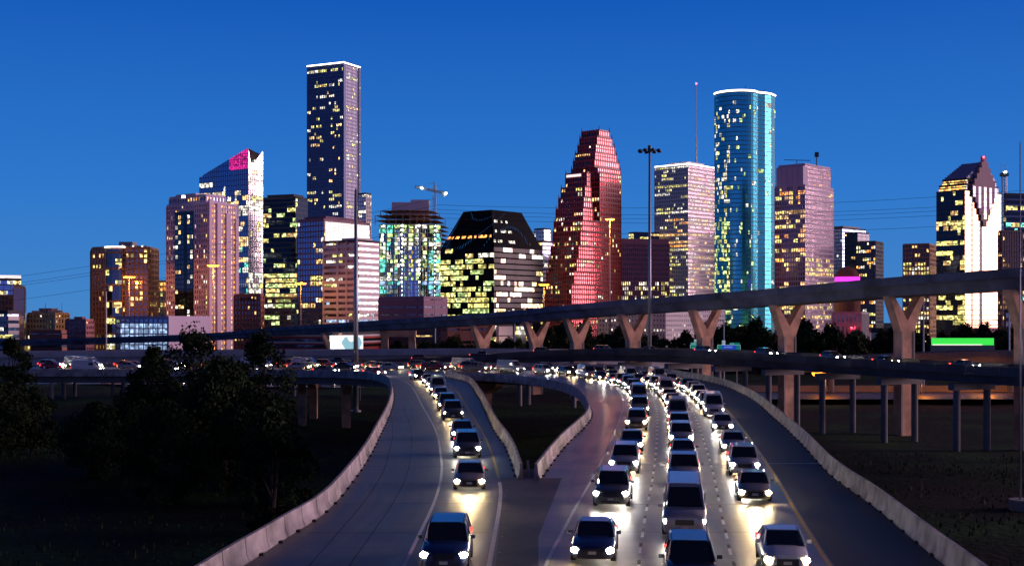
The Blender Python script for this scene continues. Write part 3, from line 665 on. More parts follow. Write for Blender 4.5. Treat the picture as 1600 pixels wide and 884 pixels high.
# 12 brick low
root, pt, z = rect_building('sign_building', 'low reddish brick building with dark rooftop lettering beside the pale residential tower', 366, 407, 412, 462, 760, 14, fh=3.2, cw=2.6, cat='building', glass_m='gdark', lits=('LW', 'LO'), p=.14, band=(.45, .3, 'brick'), pier=(.5, .4, 'brick', 1), seed=14, roof='same', run=.2)
def word_blocks(mb, p0, dx, h, n, seed, nv, gap=.35, depth=.08):
    """illegible distant lettering: short upright and level strokes of uneven width"""
    rg = random.Random(seed); x = 0
    for _ in range(n):
        w_ = h*rg.uniform(.45, .8); k = rg.randrange(4)
        def bar(a, b, c, d_):
            P0 = Vector(p0)+Vector(dx)*(x+a*w_); P1 = Vector(p0)+Vector(dx)*(x+b*w_); q = Vector(nv)*depth
            mb.mesh([P0+Vector((0, 0, c*h)), P1+Vector((0, 0, c*h)), P1+Vector((0, 0, d_*h)), P0+Vector((0, 0, d_*h)), P0+q+Vector((0, 0, c*h)), P1+q+Vector((0, 0, c*h)), P1+q+Vector((0, 0, d_*h)), P0+q+Vector((0, 0, d_*h))], [(0, 1, 2, 3), (4, 5, 6, 7), (0, 1, 5, 4), (3, 2, 6, 7), (0, 3, 7, 4), (1, 2, 6, 5)])
        bar(0, .28, 0, 1)
        if k != 0: bar(.72, 1, 0 if k == 1 else .4, 1)
        if k != 2: bar(.28, .72, .4, .6)
        if k >= 2: bar(.28, 1, 0, .2)
        x += w_*(1+gap)
A, C = pt[0], pt[1]; dirv = (C-A).normalized(); nl_ = Vector((dirv.y, -dirv.x)); mb = MB(); p0 = A+dirv*4+nl_*.6
word_blocks(mb, (p0.x, p0.y, z-3.0), (dirv.x, dirv.y, 0), 2.0, 6, 3, (nl_.x, nl_.y, 0)); mb.build('lettering', M['black_mark'], root)
# 13 dark tower
root, pt, z = rect_building('dark_tower', 'dark navy office tower with scattered lit floors left of the tallest tower', 411, 462, 481, 309, 1050, 22, fh=4.1, cw=3.2, glass_m='gblack', lits=('LY', 'LG', 'LW'), litfn=lambda e, u, v: .55 if .3 < v < .5 or v < .2 else .22, band=(.28, .2, 'darkwall'), pier=None, seed=15)
roofbox(root, pt, z, 3, .8, 'darkwall')
r_, pt, z = rect_building('lit_office_block', 'low dark office block with bright yellow windows under the dark navy tower', 406, 455, 466, 466, 850, 16, fh=3.7, cw=3.4, cat='building', glass_m='gblack', lits=('LY', 'LG', 'LC'), p=.55, band=(.35, .25, 'darkwall'), pier=(.12, .3, 'darkwall', 2), seed=16)
mb = MB(); 
# 14 tallest tower
root, pt, z = rect_building('skyscraper', 'tallest dark blue skyscraper with thin white line of light round its flat roof', 480, 537, 563, 100, 1400, 27, fh=4.05, cw=3.0, glass_m='gdark', face_glass={1: 'gpink'}, lits=('LY', 'LC', 'LW'), litfn=lambda e, u, v: (.55, ('LY', 'LC')) if .975 < v < .99 else (.28 if e == 1 else .12), band=(.3, .25, 'bluewall'), pier=(.28, .3, 'bluewall', 1), seed=17, run=.45)  # pinkish shine of the right face painted in as rose glass
A, C, B = pt[0], pt[1], pt[2]
edge_light(root, [(q[0], q[1]-.5) for q in pt], z+1.6, r=.7)
mb = MB(); tl = (A-C); tr = (B-C); nrr = Vector((tr.y, -tr.x)).normalized()
dn = ((A-C).normalized()+(B-C).normalized()).normalized()
mb.prism([((C+tl.normalized()*1.5-dn*.8).x, (C+tl.normalized()*1.5-dn*.8).y), ((C-dn*1.2).x, (C-dn*1.2).y), ((C+tr.normalized()*4.5+nrr*.8).x, (C+tr.normalized()*4.5+nrr*.8).y), (C.x, C.y+1)], GZ, z+.8); mb.build('corner_chamfer', M['bluewall'], root)
mb = MB(); slab(mb, C, tr, .84, .93, nrr, .1, .7, GZ, z); mb.build('dark_slot', M['gblack'], root)
mb = MB(); mb.tube([(C.x+5, C.y+25, z), (C.x+5, C.y+25, z+8)], .3, 5); mb.build('antenna', M['steel_dark'], root)
# 15 mid blue building with white vertical fins
root = bld('finned_building', 'blue glass building with tall white lit vertical fins across its upper right face', 'tower'); Yc = 930; th = R(33)
pts = corner_pts(465, 506, 578, Yc, th); zt = zpx(345, Yc)
facade(root, pts, GZ, zt, fh=4, cw=3.2, glass_m='gblue', lits=('LY', 'LW', 'LC'), litfn=lambda e, u, v: (.45 if u > .7 else .12) if e == 0 else .3, face_glass={1: 'gbronze'}, band=(.25, .25, 'purple'), pier=(.14, .3, 'purple', 1), roof='same', seed=18, parapet=1.8)
A, C, B = pts[0], pts[1], pts[2]; tr = B-C; nrr = Vector((tr.y, -tr.x)).normalized(); mb = MB()
nfin = 17
for k in range(nfin): slab(mb, C, tr, .02+.96*k/nfin, .02+.96*(k+.62)/nfin, nrr, .5, 1.2, zpx(383, Yc), zpx(346, Yc))
mb.build('lit_fins', M['led_dim'], root)
roofbox(root, pts, zt, 3.5, .8, 'purple')
# 16 white banded building in front
root = bld('banded_building', 'white and lilac striped office building with stepped outline in front of the finned building', 'tower'); Yc = 850; th = R(34)
pts = corner_pts(505, 560, 592, Yc, th); 
facade(root, pts, GZ, zpx(377, Yc), fh=4.1, cw=3.4, glass_m='gbronze', lits=('LC', 'LY', 'LBL'), p=.25, litfn=lambda e, u, v: (.75, ('LC', 'LBL')) if e == 1 else (.22, ('LC', 'LY', 'LBL')), band=(.55, .5, 'whitewall'), pier=None, seed=19, roof='same' if False else 'roof')
pu = corner_pts(534, 558, 582, Yc+3, th); mb = MB(); mb.prism([(q.x, q.y) for q in pu], zpx(378, Yc), zpx(371, Yc)); mb.build('roof_block', M['whitewall'], root)
mb = MB()
tl = pts[0]-pts[1]; nl = Vector((tl.y, -tl.x)).normalized(); nl = nl if nl.y < 0 else -nl
for u0, u1 in ((.0, .06), (.30, .34), (.55, .60), (.96, 1)): 
    p0 = pts[1]+tl*u0; p1 = pts[1]+tl*u1; mb.prism([((p1+nl*.7).x, (p1+nl*.7).y), ((p0+nl*.7).x, (p0+nl*.7).y), (p0.x, p0.y), (p1.x, p1.y)], GZ, zpx(376, Yc))
mb.build('pilaster', M['whitewall'], root)
# 17 white tower behind
root, pt, z = rect_building('white_tower', 'slim pale tower just right of the tallest skyscraper', 560, 572, 580, 303, 1250, 30, fh=4, cw=3, glass_m='gwhite', lits=('LC',), p=.2, band=(.3, .2, 'whitewall'), pier=(.2, .3, 'whitewall', 1), seed=20)
# 18 construction building
root = bld('unfinished_tower', 'unfinished curved tower of bare floor slabs lit inside by green and yellow work lights', 'tower'); Yc = 1000
def arcpts(l, r, Y, bulge, n=9): return [at(l+(r-l)*k/n, 0, Y-bulge*math.sin(math.pi*(k+.0)/n)) for k in range(n+1)]
front = arcpts(592, 690, Yc, 9); back = [Vector((front[-1].x+4, Yc+34, 0)), Vector((front[0].x+6, Yc+34, 0))]
poly = [(q.x, q.y) for q in front+back]; zb = zpx(466, Yc); zt = zpx(352, Yc); nf = 17
cx = sum(q[0] for q in poly)/len(poly); cy = sum(q[1] for q in poly)/len(poly)
mb = MB(); fh = (zt-zb)/nf
for j in range(nf+1): mb.prism(poly, zb+j*fh, zb+j*fh+.45)
mb.build('floor_slabs', M['concrete'], root)
mb = MB()
for k in range(0, len(front), 1):
    q = front[k]; x = cx+(q.x-cx)*.97; y = cy+(q.y-cy)*.93; mb.tube([(x, y, GZ), (x, y, zt)], .4, 6)
    mb.tube([(cx+(q.x-cx)*.9, cy+8, GZ), (cx+(q.x-cx)*.9, cy+8, zt)], .4, 6)
mb.build('columns', M['concrete'], root)
g = MB(); rg = random.Random(4)
for j in range(nf):
    for k in range(len(front)-1):
        a0, b0 = front[k], front[k+1]
        for s in range(3):
            p0 = a0.lerp(b0, s/3); p1 = a0.lerp(b0, (s+.92)/3); u = (k+s/3)/9
            v = j/nf
            if rg.random() < .6 and v > .12: continue
            mm = 'wgl' if rg.random() < .88 else 'gblue'
            g.use(M[mm] if mm in M else M['gblue'])
            if v > .92: continue
            g.face((p0.x, p0.y+.5, zb+j*fh+.45), (p1.x, p1.y+.5, zb+j*fh+.45), (p1.x, p1.y+.5, zb+(j+1)*fh), (p0.x, p0.y+.5, zb+(j+1)*fh))
def clearglass():
    m = bpy.data.materials.new('site_glass'); m.use_nodes = True; n = m.node_tree.nodes; l = m.node_tree.links
    b = n['Principled BSDF']; b.inputs['Base Color'].default_value = (.3, .6, .6, 1); b.inputs['Roughness'].default_value = .1; b.inputs['Alpha'].default_value = .35; return m
M['wgl'] = clearglass()
for i_, m_ in enumerate(g.mats): pass
g.build('glazing', None, root)
mb = MB()
for (u, c_) in ((.1, 'LAQ'),): pass
core = MB(); cols_ = ['LAQ', 'LG', 'LY', 'LW', 'LG', 'LAQ', 'LG', 'LY', 'LG']
for j in range(nf):
    for k in range(9):
        v = j/nf; c_ = rg.choice(['LAQ', 'LG', 'LG'] if k < 4 else ['LY', 'LG', 'LW', 'LG'] if k < 7 else ['LG', 'LAQ'])
        if v < .2: c_ = rg.choice(['LBL', 'LAQ'])
        elif rg.random() < .3: c_ = 'LC'
        core.use(M[c_] if rg.random() < .93 else M['concrete'])
        x0 = front[k].x+1; x1 = front[k+1].x-1
        core.box(x0, x1, cy-4+rg.uniform(-3, 3), cy+2, zb+j*fh+.5, zb+(j+1)*fh-.1)
core.build('lit_rooms', None, root)
M['work'] = mat('work_lamp', (1, 1, 1), var=0, emit=(.85, 1, .75), es=30); M['work'].cycles.emission_sampling = 'NONE'
mb = MB()
for j in range(nf):
    for k in (.6, 3.3, 5.8, 8.1):
        a0 = front[int(k)]; b0 = front[min(9, int(k)+1)]; q = a0.lerp(b0, k-int(k)); zz = zb+j*fh+fh*.75
        mb.box(q.x-.8, q.x+.8, q.y+1.4, q.y+1.8, zz-.35, zz+.35)
mb.build('work_lights', M['work'], root)
mb = MB()                                   # bare steel frame above
for j, (f, l0) in enumerate(((1.0, 0), (1.0, 1), (.84, 2))):
    zz = zt+.45+j*3.7
    pl = [(cx-3+(q[0]-cx)*f, cy+(q[1]-cy)*f) for q in poly]
    mb.prism(pl, zz+3.2, zz+3.45)
    for q in pl[::1]: mb.tube([(q[0], q[1]+.8, zz-.2), (q[0], q[1]+.8, zz+3.3)], .28, 5)
mb.build('steel_frame', M['tan'], root)
mb = MB(); a_ = at(612, 314, Yc+14); b_ = at(670, 314, Yc+14); mb.box(a_.x, a_.x+15, a_.y, a_.y+14, zt+8, a_.z-1.0); mb.box(a_.x+15.1, b_.x, a_.y, a_.y+14, zt+6, a_.z+1.0); mb.build('core_shaft', M['whitewall'], root)
# crane
root = bld('tower_crane', 'thin tower crane standing behind the unfinished tower', 'crane')
def lattice(mb, p0, p1, w_, n, r=.1, up=None):
    p0, p1 = Vector(p0), Vector(p1); t = (p1-p0).normalized(); a = Vector((0, 1, 0)) if abs(t.y) < .9 else Vector((1, 0, 0)); u = t.cross(a).normalized()*w_/2; v = a*w_/2
    cs = [u+v, u-v, -u-v, -u+v]
    for c in cs: mb.tube([p0+c, p1+c], r*1.5, 4)
    for i in range(n):
        q0 = p0.lerp(p1, i/n); q1 = p0.lerp(p1, (i+1)/n)
        for k in range(4): mb.tube([q0+cs[k], q1+cs[(k+1) % 4]], r, 3); mb.tube([q0+cs[k], q0+cs[(k+1) % 4]], r, 3)
Y = 1030; m0 = at(679, 500, Y); 
mb = MB(); lattice(mb, (m0.x, Y, GZ), at(679, 292, Y), 2.2, 50, .16); mb.build('mast', M['steel'], root)
mb = MB(); lattice(mb, at(697, 302, Y), at(648, 292, Y), 1.6, 26, .14); mb.build('jib', M['steel'], root)
mb = MB(); mb.tube([at(679, 285, Y), at(650, 292, Y)], .1, 4); mb.tube([at(679, 285, Y), at(695, 301, Y)], .1, 4); lattice(mb, at(679, 296, Y), at(679, 285, Y), 1.2, 4, .14); mb.build('apex', M['steel'], root)
mb = MB(); q = at(695, 303, Y); mb.box(q.x-2, q.x+1, Y-1, Y+1, q.z-2, q.z+.5); mb.build('counterweight', M['greywall'], root)
mb = MB()
for q in (at(659, 294, Y-2), at(697, 302, Y-2)): mb.box(q.x-.7, q.x+.7, q.y-.4, q.y+.4, q.z-.6, q.z+.6)
mb.build('crane_lamp', M['work'], root)
# 19 low mauve building
root, pt, z = rect_building('mauve_building', 'low mauve stone building with blank walls under the unfinished tower', 592, 662, 698, 466, 760, 34, fh=4.5, cw=6, cat='building', glass_m='gdark', lits=('LO', 'LW'), p=.05, band=(.82, .3, 'purple'), pier=(.3, .35, 'purple', 2), seed=22, roof='same')
# 20 dark tower with sloping shoulders
root = bld('black_glass_tower', 'broad black glass tower with sloping shoulders and yellow lit office floors', 'tower'); Yc = 900; th = R(40)
base = corner_pts(688, 772, 848, Yc, th); topc = corner_pts(724, 768, 815, Yc+14, th)
zs = zpx(386, Yc); zt = zpx(325, Yc)
facade(root, base, GZ, zs, fh=4.0, cw=3.0, glass_m='gink', lits=('LY', 'LG', 'LY', 'LC'), litfn=lambda e, u, v: (.72 if u < .8 else .35, ('LY', 'LG', 'LY')) if e == 0 and v < .9 else (.34, ('LC', 'LW', 'LY')), band=(.26, .15, 'inkwall'), pier=None, spread=False, seed=23, roof=None, run=.7)
topz = [zt, zt, zt, zt]; g = MB(); rg = random.Random(9)
nr_ = 15
for e in range(4):
    a0, b0 = base[e], base[(e+1) % 4]; a1, b1 = topc[e], topc[(e+1) % 4]
    for j in range(nr_):
        for i in range(22):
            def PP(u, v): 
                p = a0.lerp(b0, u).lerp(a1.lerp(b1, u), v); return (p.x, p.y, zs+(zt-zs)*v)
            m_ = 'gink'
            if e == 1 and j in (2, 6, 10) and rg.random() < .4 and i < 10: m_ = 'LC'
            if e == 0 and j == 4 and rg.random() < .6: m_ = 'LO'
            g.use(M[m_]); g.face(PP(i/22+.004, j/nr_), PP((i+1)/22, j/nr_), PP((i+1)/22, (j+1)/nr_), PP(i/22+.004, (j+1)/nr_))
g.use(M['darkwall']); g.face(*[(q.x, q.y, zt) for q in topc]); g.build('sloping_roof', None, root)
# 21 small white top
rect_building('slim_white_block', 'small pale block peeking up between the black tower and the red stepped tower', 835, 850, 860, 358, 1300, 40, fh=4, cw=2.5, cat='building', glass_m='gwhite', lits=('LC',), p=.15, band=(.2, .2, 'whitewall'), pier=(.3, .3, 'whitewall', 1), seed=24)
rect_building('bluish_block', 'dark blue block low in the gap between the black tower and the red stepped tower', 826, 848, 868, 378, 1200, 40, fh=4, cw=2.8, cat='building', glass_m='gdark', lits=('LC', 'LW'), p=.2, band=(.3, .2, 'bluewall'), pier=None, seed=25)
# 22 red stepped tower
root = bld('stepped_granite_tower', 'red granite tower stepping up in gables to a narrow peak behind an orange street lamp', 'tower'); Yc = 1000; th = R(42); co, si = math.cos(th), math.sin(th)
C0 = Vector(((893-800)*Yc/F, Yc))
def rt(px):                                  # distance along the right-hand wall line to the given column
    k = (px-800)/F; return (k*C0.y-C0.x)/(si-k*co)
levels = [(445, 850, 893, 970), (425, 854, 897, 970), (405, 858, 901, 970), (385, 861, 904, 970), (362, 864, 907, 970), (345, 866, 910, 970), (325, 869, 911, 970), (308, 873, 912, 970), (292, 877, 914, 970), (270, 884, 917, 970),
          (262, 893, 928, 969), (250, 896, 929, 967), (238, 899, 930, 963), (226, 903, 931, 960), (214, 906, 933, 956), (204, 909, 936, 952)]
zprev = GZ
def seg_list():
    base_ = [q for q in levels if q[0] >= 345]; sh = [(yt, l, c, 926-(i*1.5)) for i, (yt, l, c, r) in enumerate([q for q in levels if 270 <= q[0] < 345])]
    tall = [(270, 921, 937, 970)]+[(262, 893, 934, 969)]+[q for q in levels if q[0] < 262]
    return [(q, 0) for q in base_]+[(q, 0) for q in sh]+[(q, 1 if k == 0 else 0) for k, q in enumerate(tall)]
zbase = None
for i, ((yt, l, c, r), reset) in enumerate(seg_list()):
    if yt == 325: zbase = zprev
    if reset: zprev = zbase
    a = C0+Vector((si, co))*rt(c); b = C0+Vector((si, co))*rt(r); kl = (l-800)/F; wl = (a.x-kl*a.y)/(co+kl*si)
    A = a+Vector((-co, si))*wl; pl = [A, a, b, b+Vector((-co, si))*wl]; z1 = zpx(yt, a.y)
    facade(root, pl, zprev, z1, fh=3.95, cw=2.9, glass_m='gblack', face_glass={1: 'gred'}, lits=('LW', 'LY', 'LC'), litfn=lambda e, u, v: .12 if e == 0 else .08, band=(.34, .3, 'redgranite'), pier=(.34, .4, 'redgranite', 1), roof='same', seed=30+i, names=('windows', 'granite_bands', 'granite_columns', 'setback_roof'), run=.4, parapet=1.0)  # red glass on the right side only, its lit look put into colour
    mb = MB()
    for q in (A, a, b):
        mb.loft([[(q.x-.5, q.y-.5, z1), (q.x+.5, q.y-.5, z1), (q.x+.5, q.y+.5, z1), (q.x-.5, q.y+.5, z1)], [(q.x-.05, q.y-.05, z1+4), (q.x+.05, q.y-.05, z1+4), (q.x+.05, q.y+.05, z1+4), (q.x-.05, q.y+.05, z1+4)]])
        mb.build('finial', M['redgranite'], root); mb = MB()
    zprev = z1-.01
    if yt == 270 and not reset:
        mb = MB(); p0 = A; p1 = a; nn_ = Vector((-si, -co)); 
        q = [(A+(a-A)*.05-Vector((si, co))*.6), (A+(a-A)*.75-Vector((si, co))*.6)]
        mb.mesh([(q[0].x, q[0].y, z1-2.4), (q[1].x, q[1].y, z1-2.4), (q[1].x, q[1].y, z1-.4), (q[0].x, q[0].y, z1-.4)], [(0, 1, 2, 3)]); mb.build('lit_gable_strip', M['led_dim'], root)
# 23 dark ribbed block
root, pt, z = rect_building('ribbed_block', 'dark ribbed office block between the red stepped tower and the white square tower', 958, 966, 1045, 380, 1050, 74, fh=4, cw=2.2, cat='tower', glass_m='gblack', lits=('LC', 'LY'), litfn=lambda e, u, v: .5 if v < .62 else 0, band=(.3, .2, 'purple'), pier=(.35, .5, 'purple', 1), seed=50, roof='same', run=.3, parapet=4)
r2, pt, z = rect_building('small_lit_roof_block', 'small dark block with one lit strip above the dark ribbed office block', 982, 990, 1030, 364, 1350, 70, fh=4, cw=3, cat='building', glass_m='gblack', lits=('LW', 'LY'), litfn=lambda e, u, v: .8 if v > .95 else .2, band=(.3, .2, 'darkwall'), pier=None, seed=51)
# low white long block at its foot
root, pt, z = rect_building('long_white_block', 'long low white block with rows of tiny windows under the flyover', 936, 1040, 1132, 484, 900, 40, fh=3.5, cw=3.2, cat='building', glass_m='gdark', lits=('LC',), p=.12, band=(.55, .3, 'whitewall'), pier=(.6, .4, 'whitewall', 1), seed=52, roof='same', run=.2)
# 24 white square tower
root, pt, z = rect_building('white_square_tower', 'pale lilac square tower with white roof edge light and tall antenna mast', 1023, 1075, 1122, 258, 1350, 42, fh=3.95, cw=2.7, glass_m='gbronze', face_glass={1: 'gpink'}, lits=('LC', 'LY', 'LW'), litfn=lambda e, u, v: (.9, ('LO', 'LW')) if (.52 < v < .70 and e == 0 and int(v*50) % 4 != 0) else ((.45, ('LC', 'LY')) if e == 0 else (.38, ('LC', 'LW'))), band=(.42, .35, 'whitewall'), pier=(.38, .4, 'whitewall', 1), seed=53, run=.6, roof='same')  # right face takes paler rose glass to carry the evening glow
edge_light(root, pt, z+1.4, r=.6); roofbox(root, pt, z, 5.5, .55, 'whitewall')
cx = sum(q[0] for q in pt)/4; cy = sum(q[1] for q in pt)/4
mb = MB(); ax = (1088-800)*cy/F-6; cx = ax; zz = zpx(132, cy); mb.tube([(cx+6, cy, z+5), (cx+6, cy, z+34)], 1.0, 6); mb.tube([(cx+6, cy, z+34), (cx+6, cy, zz)], .4, 6); mb.build('antenna_mast', M['whitewall'], root)
mb = MB(); mb.box(cx+5.3, cx+6.7, cy-.7, cy+.7, zz, zz+1.4); mb.build('beacon', M['redled'], root)
# 25 rounded cyan tower
root = bld('rounded_glass_tower', 'very tall rounded cyan mirror glass tower with white light line round its top', 'tower'); Yc = 1150; zt = zpx(143, Yc)
c0 = Vector(((1158.6-800)*Yc/F, Yc+23)); rad = 22
arcp = []
for k in range(17):
    a_ = math.pi*1.06+(math.pi*.66)*k/16; arcp.append((c0.x+rad*math.cos(a_)*.98, c0.y+rad*math.sin(a_)))
ex = (1182-800)*(Yc+10)/F; arcp = [q for q in arcp if q[0] < ex]
arcp.append((ex, Yc+9)); arcp += [((1183-800)*(Yc+14)/F, Yc+11), ((1194-800)*(Yc+18)/F, Yc+14.5), ((1204-800)*(Yc+23)/F, Yc+20), ((1211-800)*(Yc+30)/F, Yc+29), (c0.x+34, Yc+60), (c0.x-12, Yc+58)]
ncyl = len(arcp)
def fn(e, u, v):
    if v > .96: return 0
    if e < 7: return (.6 if v < .5 else .24, ('LY', 'LG', 'LG') if v < .5 else ('LY', 'LC'))
    if e < 11: return .12
    return .05
facade(root, arcp, GZ, zt, fh=4.0, cw=2.1, glass_m='gcyan', litfn=fn, lits=('LC', 'LG'), band=(.2, .1, 'teal'), pier=(.12, .12, 'teal', 1), roof='roof', seed=60, run=.6)
edge_light(root, arcp, zt+1.2, r=.8)
mb = MB(); 
for k in range(10): mb.box(c0.x-12+k*4, c0.x-11.7+k*4, c0.y-4, c0.y-3.6, zt-.1, zt+4)
mb.box(c0.x-12, c0.x+26, c0.y-4, c0.y-3.7, zt+3.6, zt+4.0); mb.tube([(c0.x+8, c0.y, zt), (c0.x+8, c0.y, zt+9)], .3, 5); mb.box(c0.x+5, c0.x+11, c0.y-.2, c0.y+.2, zt+5.8, zt+6.3); mb.build('roof_gantry', M['steel_dark'], root)
# 26 pink grid tower with notched crown
root = bld('notched_tower', 'pink granite grid tower with notched crown beside the cyan rounded tower', 'tower'); Yc = 1050; th = R(42)
pts = corner_pts(1211, 1258, 1301, Yc, th)
pts = corner_pts(1211, 1258, 1302, Yc, th); zt = zpx(262, Yc)
facade(root, pts, GZ, zpx(290, Yc), fh=3.95, cw=2.6, glass_m='gbronze', face_glass={1: 'gpink'}, lits=('LW', 'LY'), litfn=lambda e, u, v: ((.8, ('LW', 'LY')) if abs(v-.80) < .06 and e == 0 else (.3, ('LW', 'LY', 'LO'))) if e == 0 else ((.45, ('LW', 'LY')) if v < .55 else 0.02), band=(.3, .3, 'pinkwall'), pier=(.26, .4, 'pinkwall', 1), roof='same', seed=61, run=.5)  # lit right side painted with rose glass, the other faces stay bronze
A, C, B = pts[0], pts[1], pts[2]; tl = A-C; tr = B-C
zc = zpx(290, Yc); up = MB()
inner = [C+tl*.97+tr*.04, C+tl*.0+tr*.04, C+tr*.99, C+tl*.97+tr*.99]
facade(root, [C+tl*.98+tr*.1, C+tl*.1+tr*.1, C+tl*.1+tr*.995, C+tl*.98+tr*.995], zc-.01, zpx(256, Yc), fh=3.95, cw=2.6, glass_m='gbronze', face_glass={1: 'gpink'}, lits=('LW', 'LO'), p=.1, band=(.3, .3, 'pinkwall'), pier=(.26, .4, 'pinkwall', 1), roof='same', seed=62, names=('crown_windows', 'crown_bands', 'crown_columns', 'crown_roof'))  # crown repeats the rose tint for glow on its right face
mb = MB()
for i, u in enumerate((.12, .30, .48, .66, .84)):
    p0 = C+tl*u; s = 2.4; nv = -Vector((-tl.y, tl.x)).normalized(); 
    d1_ = tl.normalized()
    mb.prism([tuple(x) for x in (p0+d1_*s+nv*1.5*(-1 if nv.y > 0 else 1), p0-d1_*s+nv*1.5*(-1 if nv.y > 0 else 1), p0-d1_*s+tr.normalized()*6, p0+d1_*s+tr.normalized()*6)], zc-.1-3*(i % 2), zpx(259, Yc)-(abs(u-.12)*0))
mb.build('crown_turrets', M['pinkwall'], root)
mb = MB(); q = C+tl*.6+tr*.3; a_ = at(1276, 238, Yc+20); mb.tube([(a_.x, a_.y, zpx(256, Yc)), (a_.x, a_.y, a_.z)], .5, 6); mb.box(a_.x-1.6, a_.x+1.6, a_.y-1, a_.y+1, a_.z-4, a_.z); a2 = at(1225, 250, Yc+20); a3 = at(1266, 251, Yc+20); mb.tube([a2, a3], .3, 5); mb.tube([at(1245, 258, Yc+20), at(1245, 250, Yc+20)], .3, 5); mb.build('roof_davit', M['steel_dark'], root)
# 27 group
r_, pt, z = rect_building('pale_blue_block', 'grey blue glass block just right of the pink notched tower', 1290, 1316, 1353, 357, 1400, 48, fh=4, cw=3, glass_m='gblue', lits=('LC', 'LBL'), p=.10, band=(.3, .2, 'bluewall'), pier=(.2, .3, 'bluewall', 1), seed=63)
roofbox(r_, pt, z, 3, .7, 'greywall')
r_, pt, z = rect_building('plain_navy_tower', 'plain dark navy tower between the grey blue block and the orange edged tower', 1320, 1340, 1358, 364, 1300, 45, fh=4, cw=3, glass_m='gblack', lits=('LW',), p=.08, band=(.4, .2, 'darkwall'), pier=(.3, .3, 'darkwall', 1), seed=64)
r_, pt, z = rect_building('orange_edged_tower', 'dark tower with a column of orange lit windows on its right side', 1338, 1368, 1380, 378, 1250, 30, fh=3.9, cw=2.6, glass_m='gblack', lits=('LO', 'LY', 'LC'), litfn=lambda e, u, v: (.8, ('LO', 'LW')) if e == 1 else .35, band=(.32, .3, 'darkwall'), pier=(.3, .4, 'darkwall', 1), seed=65)
# 28 dark red domed roof with magenta light
root = bld('domed_building', 'dark red building with low dome and a glowing magenta band', 'building'); Y = 1100; c_ = at(1324, 430, Y)
mb = MB(); mb.tube([(c_.x, Y, GZ), (c_.x, Y, zpx(440, Y))], 11, 20); mb.tube([(c_.x, Y, zpx(433, Y)), (c_.x, Y, zpx(428, Y))], 10, 20); mb.build('drum', M['brick'], root)
mb = MB(); mb.tube([(c_.x, Y, zpx(440, Y)), (c_.x, Y, zpx(433, Y))], 10.5, 20); mb.build('magenta_band', M['mag'] if 'mag' in M else mat('magenta_light', (1, 0, .8), var=0, emit=(1, .05, .95), es=1.6), root)
mb = MB(); rr = []
for k in range(7): 
    a_ = k/6*math.pi/2; rr.append([(c_.x+9*math.cos(a_)*math.cos(t*math.pi/10)+.01, Y+9*math.cos(a_)*math.sin(t*math.pi/10), zpx(428, Y)+6.5*math.sin(a_)) for t in range(20)])
mb.loft(rr); mb.build('dome', M['brick'], root)
# 29 courthouse lit red
root, pt, z = rect_building('courthouse', 'low pale stone building with a wide column front washed in red light', 1301, 1346, 1357, 490, 800, 20, fh=9, cw=3.2, cat='building', glass_m='gbronze', lits=('LO',), p=.0, band=(.35, .3, 'greywall'), pier=(.4, .5, 'greywall', 1), seed=66, roof='same')
def plight(parent, loc, e_, col, r=.5, name='lamp_light'):
    ld = bpy.data.lights.new(name, 'POINT'); ld.energy = e_; ld.color = col; ld.shadow_soft_size = r; o = bpy.data.objects.new(name, ld); COL.objects.link(o); o.location = loc; o.parent = parent; return o
a_ = at(1318, 512, 775); plight(root, a_, 4500, (1, .03, .05)); a_ = at(1340, 512, 780); plight(root, a_, 3000, (1, .03, .08))
# white lit shed by the star lamp
root, pt, z = rect_building('white_shed', 'small white shed beside a bright white lamp right of the red lit courthouse', 1357, 1384, 1394, 515, 780, 15, fh=6, cw=5, cat='building', glass_m='gwhite', lits=('LC',), p=.3, band=(.5, .2, 'whitewall'), pier=None, seed=67)
# 30 grid block
r_, pt, z = rect_building('grid_block', 'tan office block with a regular grid of yellow windows left of the gabled tower', 1411, 1452, 1466, 382, 1100, 28, fh=3.9, cw=3.0, glass_m='gblack', lits=('LY', 'LW', 'LC'), p=.5, band=(.36, .35, 'tan'), pier=(.34, .4, 'tan', 1), seed=68, roof='same', run=.3)
# 31 gabled tower
root = bld('gabled_tower', 'tall tower with black glass left face, shining pale right face and stepped dark granite gable', 'tower'); Yc = 1000; th = R(52)
pts = corner_pts(1463, 1508, 1564, Yc, th); zm = zpx(297, Yc)
facade(root, pts, GZ, zm, fh=3.9, cw=2.6, glass_m='gblack', face_glass={1: 'gcream', 0: 'gblack'}, lits=('LY', 'LG', 'LW'), litfn=lambda e, u, v: ((.7 if .55 < v < .9 and int(v*40) % 3 else .3 if v > .3 else .55), ('LY', 'LW', 'LY')) if e == 0 else ((.15, ('LW', 'LC')) if v < .2 else 0), band=(.14, .1, 'darkwall'), pier=None, seed=70, roof='roof', run=.65, parapet=.6)  # right face shine put into the colour as cream glass beside black
A, C, B = pts[0], pts[1], pts[2]; tl = A-C; tr = B-C; nrr = Vector((tr.y, -tr.x)).normalized()
steps = [(297, 288, .0), (288, 280, .05), ]
z0_ = zm
def sub(f0, f1, g0, g1): return [C+tl*f1+tr*g0, C+tl*f0+tr*g0, C+tl*f0+tr*g1, C+tl*f1+tr*g1]
for k, (yt, f0, f1, g0, g1, lt) in enumerate(((288, .03, .97, .05, .95, 1), (279, .06, .90, .09, .91, 1))):
    facade(root, sub(f0, f1, g0, g1), z0_-.01, zpx(yt, Yc), fh=2.4, cw=2.6, glass_m='gblack', lits=('LO', 'LY'), litfn=lambda e, u, v: 1 if e == 0 else 0.1, band=(.45, .2, 'darkwall'), pier=None, seed=71+k, names=('crown_windows', 'crown_bands', 'x', 'crown_roof')); z0_ = zpx(yt, Yc)
